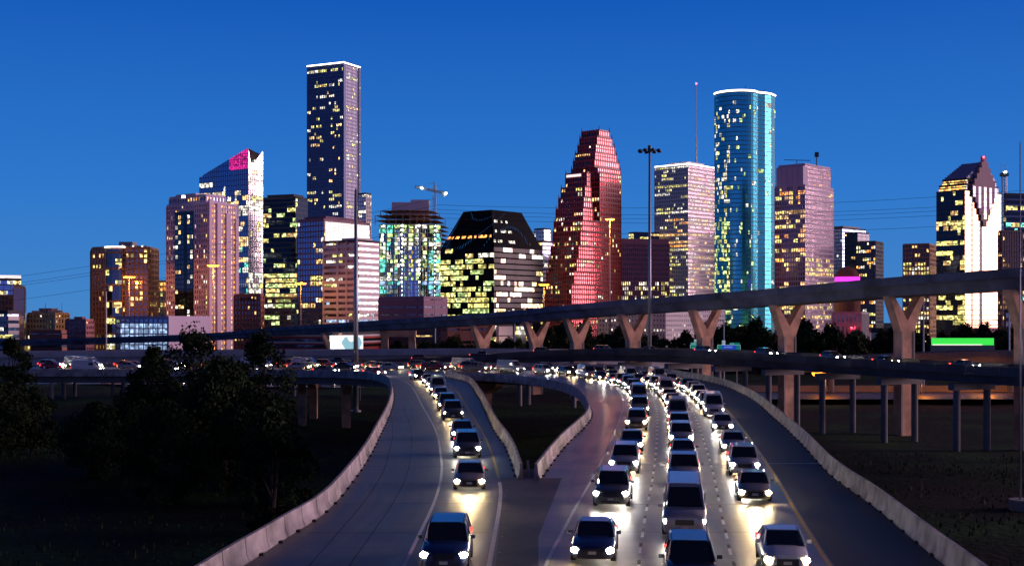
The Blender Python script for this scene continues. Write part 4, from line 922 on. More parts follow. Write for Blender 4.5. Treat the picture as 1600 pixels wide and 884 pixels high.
mb = MB(); nst = 9
for k in range(nst):                         # stepped pyramid roof
    f = .03+.27*k/nst; g_ = .40*k/nst; mb.prism([tuple(x) for x in sub(.06, .90-.22*k/nst, .09+g_, .91-g_)], z0_+k*(zpx(250, Yc)-z0_)/nst, z0_+(k+1)*(zpx(250, Yc)-z0_)/nst)
mb.build('stepped_roof', M['bluewall'], root)
mb = MB(); zg = zpx(350, Yc)                # dark gable proud of the right face: steps in above and below
prof = []
for k in range(12):
    v = k/11; yy = 352-(352-250)*v
    half = (.05+.30*min(1, (352-yy)/52)) if yy > 296 else max(.04, .35*(yy-246)/(296-246))
    mb2 = MB(); slab(mb, C, tr, .5-half, .5+half, nrr, -1.2, 1.5+.01*k, zpx(yy, Yc), zpx(yy-(352-250)/11, Yc)+.01*0)
mb.build('stepped_gable', M['purple'], root)
g = MB(); rg = random.Random(3)
for k in range(5):
    u = .5-.3+.15*k
    for j in range(12):
        zz = zpx(340-j*4.2, Yc)
        if abs(u-.5) > .02+.28*min(1, (j+1)/9): continue
        g.use(M['LY'] if abs(u-.5) < .03 and rg.random() < .6 else M['gblack']); p0 = C+tr*(u-.035)+nrr*1.75; p1 = C+tr*(u+.035)+nrr*1.75
        g.face((p0.x, p0.y, zz), (p1.x, p1.y, zz), (p1.x, p1.y, zz+2), (p0.x, p0.y, zz+2))
g.build('gable_windows', None, root)
mb = MB()
for u in (.18, .40, .44): slab(mb, C, tr, u, u+.018, nrr, -.2, .35, GZ, zm)
mb.build('dark_slot', M['darkwall'], root)
mb = MB(); 
for px_ in (1537,): q = at(px_, 247, Yc+12); mb.box(q.x-.5, q.x+.5, q.y-.5, q.y+.5, q.z, q.z+1.2)
mb.build('beacon', M['redled'], root)
mb = MB(); mb.prism([tuple(x) for x in (C+tr*.35+nrr*9, C+tr*.62+nrr*9, C+tr*.62+nrr*.3, C+tr*.35+nrr*.3)], GZ, zpx(512, Yc)); mb.build('entrance_block', M['purple'], root)
# 32 right edge
r_, pt, z = rect_building('dark_glass_block', 'dark glass tower cut by the right edge of the picture', 1568, 1572, 1660, 304, 950, 75, fh=4.2, cw=3, glass_m='gblack', lits=('LY', 'LW', 'LAQ'), litfn=lambda e, u, v: .5 if u < .9 and int(v*30) % 2 else .08, band=(.3, .3, 'bluewall'), pier=None, seed=75)
r_, pt, z = rect_building('brown_office_block', 'brown office block with dull window rows at the foot of the gabled tower', 1560, 1566, 1597, 362, 900, 72, fh=3.8, cw=2.6, glass_m='gbronze', lits=('LW', 'LD'), p=.22, band=(.42, .3, 'brown'), pier=(.4, .4, 'brown', 1), seed=76, roof='same')
root, pt, z = rect_building('pink_lit_store', 'low salmon lit building with a white roof sign at the right edge', 1570, 1583, 1640, 487, 620, 60, fh=4.4, cw=5, cat='building', glass_m='gpink', lits=('LO', 'LW'), p=.5, band=(.4, .3, 'brick'), pier=(.2, .3, 'brick', 1), seed=77)
mb = MB(); q = at(1588, 482, 618); mb.box(q.x, q.x+3.6, q.y, q.y+.4, q.z-.2, q.z+1.1); mb.build('roof_sign', M['led'], root)
# roof mast of the right edge (lattice with lamp)
root = bld('lattice_mast', 'tall lattice antenna mast with a bright white lamp right of the gabled tower', 'mast'); Y = 1040; q = at(1569, 268, Y)
mb = MB(); lattice(mb, (q.x, Y, GZ), (q.x, Y, q.z), 3.0, 60, .17); mb.build('mast', M['steel'], root)
mb = MB(); 
for a_ in (-2.4, -.8, .8, 2.4): mb.tube([(q.x+a_, Y, q.z-2), (q.x+a_, Y, q.z+6)], .14, 4)
mb.box(q.x-3, q.x+3, Y-2, Y+2, q.z-4, q.z-1.5); mb.build('platform', M['steel_dark'], root)
mb = MB(); mb.box(q.x-.7, q.x+.7, Y-2.6, Y-2.1, q.z-1.4, q.z-.2); mb.build('beacon', M['work'], root)
# low things under the flyover
root, pt, z = rect_building('brown_warehouse', 'long brown warehouse seen beneath the flyover', 570, 690, 748, 508, 560, 14, fh=4.5, cw=5, cat='building', glass_m='gdark', lits=('LW',), p=.02, band=(.85, .3, 'brown'), pier=(.12, .35, 'brown', 2), seed=80, roof='same')
root, pt, z = rect_building('brick_store', 'reddish brick store beneath the flyover right of the brown warehouse', 690, 700, 764, 512, 540, 70, fh=5, cw=3, cat='building', glass_m='gdark', lits=('LW',), p=.02, band=(.8, .3, 'brick'), pier=(.12, .35, 'brick', 2), seed=81, roof='same')
root, pt, z = rect_building('mural_building', 'pale pink floodlit wall with bare tree shadows beneath the flyover', 776, 779, 801, 508, 560, 72, fh=5, cw=40, cat='building', glass_m='gpink', lits=('LW',), p=0, band=(.9, .25, 'whitewall'), pier=None, seed=82)
plight(root, at(786, 536, 548), 2600, (1, .62, .5))
root, pt, z = rect_building('bright_kiosk', 'brightly lit small white kiosk beneath the flyover', 806, 812, 832, 508, 600, 60, fh=3, cw=2, base=zpx(524, 600), cat='building', glass_m='gwhite', lits=('LC', 'LY'), p=1, band=(.2, .2, 'whitewall'), pier=None, seed=83)
mb = MB(); mb.box(pt[1].x-3, pt[1].x+3, pt[1].y+3, pt[1].y+9, GZ, zpx(524, 600)); mb.build('base', M['greywall'], root)
root, pt, z = rect_building('red_striped_building', 'low red and white striped building behind the left freeway bridge', 405, 520, 600, 520, 520, 22, fh=2.6, cw=4, cat='building', glass_m='gdark', lits=('LO',), litfn=lambda e, u, v: (.6, ('LO', 'LW')) if v < .4 else .0, band=(.5, .5, 'redpaint'), pier=None, seed=84) if 'redpaint' in M else (None, None, None)
if root is None:
    M['redpaint'] = mat('red_panel', (.5, .03, .02), .5, var=.1)
    root, pt, z = rect_building('red_striped_building', 'low red and white striped building behind the left freeway bridge', 405, 520, 600, 520, 520, 22, fh=2.6, cw=4, cat='building', glass_m='gdark', lits=('LO',), litfn=lambda e, u, v: (.6, ('LO', 'LW')) if v < .4 else .0, band=(.5, .5, 'redpaint'), pier=None, seed=84)
    mb = MB(); A, C, B = pt[0], pt[1], pt[2]
    for a0, b0 in ((A, C), (C, B)):
        t = (b0-a0).normalized(); nv = Vector((t.y, -t.x)); p = [a0+nv*.8, b0+nv*.8, b0, a0]; mb.prism([tuple(x) for x in p], z-1.6, z-.8); mb.prism([tuple(x) for x in p], z-4.2, z-3.6)
    mb.build('white_stripe', M['whitewall'], root)
# billboard with geometric light shapes
root = bld('billboard', 'bright white lit billboard with a pale blue hexagon shape beneath the flyover', 'billboard'); Y = 470; a_ = at(515, 524, Y); b_ = at(567, 546, Y)
mb = MB(); mb.box(a_.x, b_.x, Y, Y+.5, b_.z, a_.z); mb.build('panel', mat('billboard_face', (.8, .8, .8), var=0, emit=(.95, 1, .97), es=1.3), root)
mb = MB(); P = [at(533, 535, Y), at(539, 545, Y), at(562, 545, Y), at(566, 535, Y), at(562, 526, Y), at(539, 526, Y)]; mb.prism([(0, 0)]*0 or [(q.x, Y-.05) for q in P], 0, 0) if False else mb.mesh([(q.x, Y-.06, q.z) for q in P], [(0, 1, 2, 3, 4, 5)]); mb.build('hexagon', mat('billboard_blue', (.4, .7, .75), var=0, emit=(.4, .75, .85), es=.7), root)
mb = MB(); P = [at(543, 527, Y), at(545, 532, Y), at(549, 534, Y), at(553, 532, Y), at(555, 527, Y)]; mb.mesh([(q.x, Y-.1, q.z) for q in P], [(0, 1, 2, 3, 4)]); mb.build('emblem', M['led_dim'], root)
mb = MB(); 
for px_ in (522, 560): q = at(px_, 546, Y+1); mb.tube([(q.x, q.y, GZ), (q.x, q.y, q.z+2)], .25, 8)
mb.build('post', M['steel_dark'], root)
# green lit wall
root = bld('green_lit_wall', 'long low wall glowing bright green on the right beneath the gabled tower', 'wall'); Y = 430; a_ = at(1457, 528, Y); b_ = at(1553, 539, Y)
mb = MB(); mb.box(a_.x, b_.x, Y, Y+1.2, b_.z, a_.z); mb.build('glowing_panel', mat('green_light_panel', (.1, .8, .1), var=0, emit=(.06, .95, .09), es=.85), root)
mb = MB(); mb.box(a_.x-.4, b_.x+.4, Y+.1, Y+1.1, GZ, b_.z-.01); mb.box(a_.x-.2, b_.x+.2, Y-.1, Y, b_.z-.35, b_.z-.01); mb.build('base', M['concrete'], root)
mb = MB(); mb.box(a_.x, b_.x-4, Y-.16, Y-.06, b_.z-.02, b_.z+.28); mb.build('white_strip', M['led_dim'], root)
# distant low road wall across the right
root, P_, n_, o_ = deck('low_overpass', 'low dark overpass crossing far right behind the Y shaped piers', [(70, 330, -1.6), (110, 330, .6), (150, 325, 1.2), (210, 320, 1.0)], 10, 2.2, M['conc_dark'], M['roadold'])
for x in (82, 104, 128, 152): 
    mb = MB(); mb.tube([(x, 329, GZ), (x, 329, -2)], .8, 10); o = mb.build('pier', M['conc_dark'], root); o.location = o_

# ---------------------------------------------------------------- street furniture
def high_mast(px, ytop, Y, label, r0=.5, ring=True, base=GZ, group=None):
    x = (px-800)*Y/F; zt_ = zpx(ytop, Y); root = empty('high_mast_light', (x, Y, base)); tag(root, label, 'light mast', group or 'tall light masts')
    mb = MB(); mb.tube([(0, 0, 0), (0, 0, zt_-base)], [r0, r0*.45], 14); mb.tube([(0, 0, 0), (0, 0, .5)], r0*1.8, 12); mb.build('pole', M['steel'], root, True)
    if ring:
        mb = MB(); h = zt_-base; pr = [(2.1*math.cos(k*math.pi/8), 2.1*math.sin(k*math.pi/8), h-.6) for k in range(17)]; mb.tube(pr, .07, 6, False)
        for k in range(4): mb.tube([(0, 0, h-.2), pr[k*4]], .06, 5)
        mb.tube([(0, 0, h-1), (0, 0, h+.5)], .4, 10); mb.build('ring', M['steel_dark'], root)
        for k in range(8):
            a_ = k*math.pi/4+.2; c_ = Vector((2.25*math.cos(a_), 2.25*math.sin(a_), h-.7)); mb = MB(); mb.tube([c_+Vector((0, 0, .35)), c_+Vector((0, 0, .05)), c_-Vector((0, 0, .3))], [.15, .5, .42], 10); mb.build('lamp_head', M['steel_dark'], root, True)
    else:
        mb = MB(); mb.tube([(0, 0, zt_-base), (0, 0, zt_-base+.3)], r0*.3, 8); mb.build('cap', M['steel_dark'], root)
    return root
high_mast(1015, 231, 282, 'tall steel mast with a ring of unlit lamp heads left of the white square tower', .48)
high_mast(556, 297, 275, 'bare tall thick steel pole in front of the white and lilac striped building', .62, ring=False)
high_mast(1594, 225, 133, 'slim pole rising along the right edge of the picture', .11, ring=False)
def sodium(px, py, Y, e_, label, r0=.28):
    x = (px-800)*Y/F; zt_ = zpx(py, Y); root = empty('street_lamp', (x, Y, GZ)); tag(root, label, 'street lamp', 'orange sodium street lamps')
    h = zt_-GZ; mb = MB(); mb.tube([(0, 0, 0), (0, 0, h)], [r0, r0*.5], 10); mb.build('pole', M['steel'], root, True)
    mb = MB(); mb.box(-2.6, 2.6, -.08, .08, h, h+.15); mb.build('cross_arm', M['steel_dark'], root)
    for k in range(6):
        a_ = k*math.pi/3+.3; s, c = 2.6*math.cos(a_), 2.6*math.sin(a_)
        mb = MB(); mb.tube([(s, c, h+.75), (s, c, h+.4)], [.4, 1.15], 10); o = mb.build('lamp_head', M['steel_dark'], root, True)
        mb = MB(); mb.tube([(s, c, h+.39), (s, c, h-.1), (s, c, h-.5)], [1.1, 1.0, .5], 12); mb.build('lamp_glass', M['sodium'], o, True)
    plight(root, (0, -3, h-1.5), e_, (1, .30, .04), 1.0)
    return root
sodium(202, 433, 790, 26000, 'orange glowing street lamp in front of the brown and tan hotel tower')
sodium(333, 415, 768, 17000, 'orange glowing street lamp in front of the pale pink residential tower')
sodium(470, 443, 840, 14000, 'orange glowing street lamp between the dark navy tower and the striped building')
sodium(850, 445, 850, 14000, 'smaller orange glowing street lamp right of the black sloping tower')
sodium(953, 343, 930, 60000, 'highest orange street lamp in front of the red stepped tower', .35)
sodium(1440, 585, 318, 500, 'low orange street lamp under the side ramp beneath the tan grid block', .15)
sodium(1540, 588, 322, 500, 'low orange street lamp under the side ramp near the green glowing wall', .15)
sodium(1290, 584, 316, 250, 'dim orange street lamp under the side ramp beneath the pink notched tower', .15)
mb = MB(); mb.box(60, 170, 331, 332, GZ-1, GZ+2.6); mb.box(59.8, 170.2, 330.8, 332.2, GZ+2.61, GZ+2.85); tag(mb.build('retaining_wall', M['tanlight']), 'low tan retaining wall lit orange beneath the side ramp', 'wall')
mb = MB(); mb.box(50, 175, 300, 330.7, GZ+1.2, GZ+1.3); tag(mb.build('frontage_road', M['roadold']), kind='structure')
for px, yt, Y, lb in ((166, 455, 500, 'thin unlit light pole left of the orange hotel lamp'), (680, 468, 480, 'thin grey pole before the unfinished tower under the flyover'), (804, 495, 500, 'thin pale pole right of the pink floodlit wall'), (1131, 500, 420, 'thin grey pole above the right green highway sign'),
                       (1443, 465, 380, 'grey pole under the flyover left of the green glowing wall'), (1577, 440, 330, 'grey pole under the flyover right of the green glowing wall'), (1394, 520, 600, 'slender post beside the bright white shed lamp')):
    x = (px-800)*Y/F; root = empty('light_pole', (x, Y, GZ)); tag(root, lb, 'light pole', 'thin poles in the middle distance'); h = zpx(yt, Y)-GZ
    mb = MB(); mb.tube([(0, 0, 0), (0, 0, h)], [.3, .18], 8); mb.build('pole', M['steel'], root)
    mb = MB(); mb.tube([(-1.4, 0, h-.1), (1.4, 0, h+.05)], .09, 5); mb.box(-1.9, -1.2, -.15, .15, h-.15, h+.05); mb.box(1.2, 1.9, -.15, .15, h-.1, h+.1); mb.build('cross_arm', M['steel_dark'], root)
    if px == 1394:
        mb = MB(); mb.box(-.6, .6, -.5, -.2, h-.3, h+.4); mb.build('lamp_head', M['work'], root); plight(root, (0, -1.5, h), 2500, (1, .95, .9))
# green highway signs
def road_sign(px0, px1, y0, y1, Y, label, panel=None, tabs=(), lines=()):
    a_ = at(px0, y0, Y); b_ = at(px1, y1, Y); root = empty('highway_sign', ((a_.x+b_.x)/2, Y, GZ)); tag(root, label, 'road sign', 'green highway signs'); cx_ = (a_.x+b_.x)/2
    hw = (b_.x-a_.x)/2; z0, z1 = b_.z-GZ, a_.z-GZ
    mb = MB(); mb.box(-hw, hw, 0, .12, z0, z1); mb.build('sign_panel', M['green_sign'], root)
    mb = MB()
    for q in ((-hw, -hw+.09, z0, z1), (hw-.09, hw, z0, z1), (-hw+.1, hw-.1, z0, z0+.09), (-hw+.1, hw-.1, z1-.09, z1)): mb.box(q[0], q[1], -.02, -.003, q[2], q[3])
    mb.build('sign_border', M['sign_white'], root)
    for (u0, u1, hh, mm) in tabs:
        mb = MB(); mb.box(-hw+2*hw*u0, -hw+2*hw*u1, 0, .12, z1+.02, z1+hh); mb.build('exit_tab', M[mm], root)
        mb = MB(); word_blocks(mb, (-hw+2*hw*u0+.1, -.03, z1+hh*.3), (1, 0, 0), hh*.42, 5 if u1-u0 > .3 else 1, 5, (0, -1, 0), depth=.02); mb.build('lettering', M['sign_white'] if mm != 'sign_white' else M['redpaint'], root)
    if panel:
        mb = MB(); mb.box(-hw+2*hw*panel[0], -hw+2*hw*panel[1], -.05, -.004, z0+(z1-z0)*panel[2], z1-.1); mb.build('blue_panel', M['blue_sign'], root)
    mb = MB()
    for (u, v, h, n_) in lines: word_blocks(mb, (-hw+2*hw*u, -.08, z0+(z1-z0)*v), (1, 0, 0), h, n_, int(u*100+n_), (0, -1, 0), depth=.02)
    mb.build('lettering', M['sign_white'], root)
    mb = MB()
    for s in (-.7, .7): mb.tube([(s*hw, .3, -.5), (s*hw, .3, z1)], .14, 8)
    mb.build('post', M['steel'], root)
road_sign(1078.5, 1096, 538, 556, 330, 'tall narrow green highway sign with a small red and white shield on top', tabs=((.05, .95, .0+.55, 'green_sign'), (.35, .68, 1.3, 'sign_white')), lines=((.2, .6, .4, 2), (.1, .28, .45, 6)))
road_sign(1121, 1157, 538.5, 556, 330, 'wide green highway sign with a dark blue panel in its middle', panel=(.2, .82, .35), tabs=((.53, .97, .55, 'green_sign'), (.2, .34, 1.1, 'sign_white')), lines=((.3, .75, .32, 8), (.24, .48, .32, 11), (.27, .08, .3, 9)))
mb = MB(); Y = 290; q = at(563, 560, Y); root = empty('diamond_sign', (q.x, Y, -.4)); tag(root, 'small diamond shaped warning sign beside the bare thick steel pole', 'road sign')
mb.mesh([(-.85, 0, q.z+.4), (0, 0, q.z-.45), (.85, 0, q.z+.4), (0, 0, q.z+1.25), (-.85, .05, q.z+.4), (0, .05, q.z-.45), (.85, .05, q.z+.4), (0, .05, q.z+1.25)], [(0, 1, 2, 3), (7, 6, 5, 4), (0, 4, 5, 1), (1, 5, 6, 2), (2, 6, 7, 3), (3, 7, 4, 0)]); mb.build('sign_plate', M['tan'], root)
mb = MB(); mb.tube([(0, .1, -8), (0, .1, q.z+1)], .06, 6); mb.build('post', M['steel'], root)
# power lines
def wire(x0, y0, x1, y1, Y0, Y1, sag, lb):
    a_ = at(x0, y0, Y0); b_ = at(x1, y1, Y1); P = []
    for k in range(25):
        u = k/24; p = a_.lerp(b_, u); p.z -= sag*4*u*(1-u); P.append(p)
    mb = MB(); mb.tube(P, .07, 4, False); tag(mb.build('power_line', M['steel_dark']), lb, 'power line', 'power lines strung across the sky')
ords = ['first', 'second', 'third', 'fourth', 'fifth', 'sixth', 'seventh', 'eighth', 'ninth', 'tenth', 'eleventh', 'twelfth', 'thirteenth', 'fourteenth', 'fifteenth', 'sixteenth', 'seventeenth', 'eighteenth', 'nineteenth', 'twentieth']
ords += ['twenty-'+o_ for o_ in ords[:9]]+['thirtieth']+['thirty-'+o_ for o_ in ords[:9]]+['fortieth']
for i, (ya, yb) in enumerate(((452, 405), (462, 416), (466, 421), (487, 445))):
    wire(-180, ya+4, 680, yb-95, 700, 640, 5, '%s power line from the top, left of the orange hotel tower' % ords[i])
for i, (ya, yb) in enumerate(((318, 300), (325, 321), (331, 327), (338, 334), (354, 352))):
    wire(680, ya+2, 1900, yb-32, 640, 560, 7, '%s power line from the top, right of the pink notched tower' % ords[i])

# ---------------------------------------------------------------- trees
def crown_mesh(name, seed, H, Rr, nleaf, ls, clumps, mats, z0=.28):
    rg = random.Random(seed); cl = []
    for _ in range(clumps):
        a_ = rg.uniform(0, 2*math.pi); v = rg.random()**.8; zz = H*(z0+(1-z0)*v*.92); env = math.sin(math.pi*min(1, max(.12, (v*.85+.18))))**.6
        rr = Rr*env*math.sqrt(rg.random())*.92; cl.append((Vector((rr*math.cos(a_), rr*math.sin(a_), zz)), Rr*rg.uniform(.16, .34)))
    mb = MB()
    for _ in range(nleaf):
        c, s = cl[int(rg.random()**1.0*len(cl))]; d_ = Vector((rg.gauss(0, 1), rg.gauss(0, 1), rg.gauss(0, .8))).normalized()*s*rg.random()**.4; p = c+d_
        n_ = Vector((rg.uniform(-1, 1), rg.uniform(-1, 1), rg.uniform(-.2, 1))).normalized(); u = n_.orthogonal().normalized(); u = (u*math.cos(7*d_.x)+n_.cross(u)*math.sin(7*d_.x)); v = n_.cross(u); w_ = ls*rg.uniform(.6, 1.3)
        mb.use(M[mats[int(abs(c.x*13+c.z*7)) % len(mats)]]); mb.face(p-u*w_, p-v*w_*.55, p+u*w_, p+v*w_*.55)
    return mb, cl
def tree_parts(root, seed, H, Rr, nleaf, ls, clumps, mats=('leaf', 'leafdark'), z0=.28):
    mb, cl = crown_mesh('c', seed, H, Rr, nleaf, ls, clumps, mats, z0); mb.build('crown', None, root)
    rg = random.Random(seed+1); t = MB(); top_ = Vector((rg.uniform(-.5, .5), rg.uniform(-.5, .5), H*.62)); r0 = H*.022+.05
    t.tube([(0, 0, -.5), (0, 0, H*.2), top_*.7+Vector((0, 0, 0)), top_], [r0*1.4, r0, r0*.6, r0*.25], 8)
    for c, s in rg.sample(cl, min(len(cl), 11)):
        b0 = Vector((0, 0, H*rg.uniform(.16, .4))); mid = b0.lerp(c, .5)+Vector((0, 0, H*.03)); t.tube([b0, mid, c], [r0*.5, r0*.3, .03], 5, False)
    t.build('trunk', M['bark'], root)
def copy_tree(o):
    c = o.copy(); COL.objects.link(c)
    for ch in o.children:
        k = ch.copy(); COL.objects.link(k); k.parent = c
        for g_ in ch.children: d_ = g_.copy(); COL.objects.link(d_); d_.parent = k
    return c
near = [(330, 590, 150, 7.5, 'widest low black tree at the middle of the left park clump'), (215, 600, 165, 6.5, 'rounded black tree left of the widest park tree'), (-10, 590, 180, 6.5, 'dark tree cut by the left edge of the picture'), (425, 640, 118, 4.0, 'small black tree closest to the outer left barrier'), (302, 500, 165, 6.6, 'tall black tree with rounded top left of centre in the dark park'), (408, 506, 168, 4.6, 'black tree leaning right of the tallest park tree'), (240, 531, 172, 4.6, 'lower black tree left of the tallest park tree'),
        (350, 552, 150, 5.6, 'broad black tree in front of the tall park trees'), (18, 520, 200, 4.4, 'black tree at the left edge before the freeway bridge'), (395, 600, 140, 5, 'low bushy black tree beside the outer left barrier'), (262, 625, 140, 5, 'low spreading black tree below the tall park trees'),
        (150, 628, 160, 5, 'dark low tree in the middle of the left park'), (50, 610, 190, 5, 'dark low tree under the left edge of the freeway bridge')]
for i, (px, yt, Y, rr, lb) in enumerate(near):
    x = (px-800)*Y/F; root = empty('park_tree', (x, Y, GZ)); tag(root, lb, 'tree', 'dark trees in the left park'); H = zpx(yt, Y)-GZ
    tree_parts(root, 100+i, H, rr, 8000, .24, 46, ('leafdark', 'leaf'), .04)
protos = []
def marker(px):
    marks = ((640, 'under the unfinished tower'), (770, 'below the black sloping tower'), (905, 'below the red stepped tower'), (1000, 'below the dark ribbed block'), (1075, 'below the white square tower'), (1165, 'below the cyan rounded tower'), (1258, 'below the pink notched tower'), (1330, 'beside the red lit courthouse'), (1400, 'by the bright white shed lamp'), (1440, 'below the tan grid block'), (1510, 'below the gabled tower'), (1580, 'below the brown office block at the right'))
    return min(marks, key=lambda m_: abs(m_[0]-px))[1]
rg = random.Random(21); cnt = {}
spots = []
px = 620
while px < 1600:
    if px < 760: yt = rg.uniform(531, 540)
    elif px < 850: yt = rg.uniform(526, 538)
    else: yt = rg.uniform(505, 530)
    if 1300 < px < 1395: yt = rg.uniform(514, 534)
    spots.append((px, yt, rg.uniform(470, 600))); px += rg.uniform(11, 17)
for px, yt in ((885, 503), (1180, 497), (1160, 505), (1100, 505), (1335, 520), (1258, 500), (1420, 512), (1250, 508), (705, 527), (712, 522)): spots.append((px, yt, rg.uniform(440, 520)))
for i, (px, yt, Y) in enumerate(spots):
    H = zpx(yt, Y)-GZ; lbm = marker(px); cnt[lbm] = cnt.get(lbm, 0)+1
    if i < 4:
        o = empty('street_tree'); tree_parts(o, 200+i, 12, 5.2, 3800, .42, 34, (('leaf', 'leafdark'), ('leafdark', 'leafdry'), ('leafdry', 'leaf'), ('leafdark', 'leaf'))[i], .06); protos.append(o); r_ = o
    else: r_ = copy_tree(protos[rg.randrange(4)])
    r_.location = ((px-800)*Y/F, Y, GZ); s = H/12; r_.scale = (s*rg.uniform(.8, 1.15), s*rg.uniform(.8, 1.1), s); r_.rotation_euler = (0, 0, rg.uniform(0, 6.28))
    tag(r_, 'dark tree %s, %s from the left' % (lbm, ords[min(cnt[lbm]-1, 39)]), 'tree', 'trees in the belt below the skyline')
# bare tree against the floodlit wall
root = empty('bare_tree', ((790-800)*520/F, 520, GZ)); tag(root, 'bare branching tree in front of the pink floodlit wall', 'tree'); mb = MB(); rg = random.Random(2)
def branch(p, d_, ln, r, lv):
    q = p+d_*ln; mb.tube([p, p.lerp(q, .5)+Vector((rg.uniform(-.1, .1)*ln, 0, 0)), q], [r, r*.8, r*.6], 5, False)
    if lv: 
        for _ in range(3): branch(q, (d_+Vector((rg.uniform(-.7, .7), rg.uniform(-.5, .5), rg.uniform(0, .4)))).normalized(), ln*.75, r*.6, lv-1)
branch(Vector((0, 0, 0)), Vector((0, 0, 1)), 2.6, .22, 4); mb.build('trunk', M['bark'], root)
# grass tufts and reeds on the dark banks
mb = MB(); rg = random.Random(77)
for _ in range(9000):
    if rg.random() < .5: x = rg.uniform(-90, -14); y = rg.uniform(75, 215)
    else: x = rg.uniform(24, 80); y = rg.uniform(60, 190)
    if x > 0 and x < 18+y*.1: continue
    zg = GZ+1.1*mnoise.noise(Vector((x*.02, y*.02, 0)))+.5*mnoise.noise(Vector((x*.07, y*.07, 3))); h = rg.uniform(.15, .5)*(2 if rg.random() < .04 else 1); a_ = rg.uniform(0, 6.28); dx, dy = math.cos(a_)*.12, math.sin(a_)*.12
    mb.face((x-dx, y-dy, zg-.1), (x+dx, y+dy, zg-.1), (x+dx*.2+rg.uniform(-.1, .1), y+dy*.2, zg+h))
tag(mb.build('grass', M['leaf']), 'rough dark grass on the banks either side of the roads', 'grass', kind='stuff')
mb = MB(); p = at(1585, 822, 133); mb.tube([(p.x+1, 133, GZ-.5), (p.x+1, 133, GZ+1.2)], 1.5, 20); tag(mb.build('concrete_pad', M['concrete']), 'round concrete footing of the slim pole at the right edge', 'footing')

# ---------------------------------------------------------------- cars
PAINT = {'silver': (.45, .46, .47), 'white': (.7, .7, .68), 'black': (.012, .012, .014), 'grey': (.12, .125, .13), 'dark blue': (.015, .03, .10), 'red': (.28, .015, .015), 'beige': (.38, .32, .23)}
for k, c in PAINT.items(): M['paint_'+k] = mat('car_paint_'+k.replace(' ', '_'), c, .28, metal=.3 if k in ('silver', 'grey', 'beige') else 0, var=.04, coat=.8)
KINDS = {   # half widths, body and cabin outline (front is at -y)
 'sedan': dict(L=4.7, W=.91, belt=.92, roof=1.43, st=[(-2.35, .55, .62), (-2.2, .80, .70), (-1.5, .89, .84), (-.75, .91, .93), (.9, .91, .95), (1.9, .89, .96), (2.25, .82, .90), (2.35, .66, .70)], cab=[(-.95, .93), (-.25, 1.40), (.75, 1.43), (1.65, .98)], wb=1.38),
 'suv': dict(L=4.8, W=.96, belt=1.08, roof=1.76, st=[(-2.4, .62, .80), (-2.27, .86, .92), (-1.5, .94, 1.04), (-.9, .96, 1.10), (.9, .96, 1.12), (2.2, .94, 1.12), (2.38, .88, 1.06), (2.42, .8, .9)], cab=[(-1.0, 1.08), (-.35, 1.70), (1.7, 1.76), (2.3, 1.14)], wb=1.42),
 'van': dict(L=5.6, W=1.0, belt=1.2, roof=2.35, st=[(-2.8, .78, .9), (-2.7, .95, 1.05), (-2.0, .99, 1.22), (-1.5, 1.0, 1.26), (0, 1.0, 1.26), (2.6, 1.0, 1.26), (2.78, .98, 1.2), (2.8, .95, 1.1)], cab=[(-2.0, 1.22), (-1.15, 2.25), (2.6, 2.35), (2.76, 1.25)], wb=1.75),
 'pickup': dict(L=5.5, W=.99, belt=1.12, roof=1.84, st=[(-2.75, .74, .92), (-2.65, .92, 1.02), (-1.8, .97, 1.10), (-1.15, .99, 1.15), (.9, .99, 1.16), (1.0, .99, 1.16), (2.6, .97, 1.16), (2.72, .95, 1.12)], cab=[(-1.25, 1.12), (-.7, 1.78), (.55, 1.84), (.95, 1.18)], wb=1.75)}
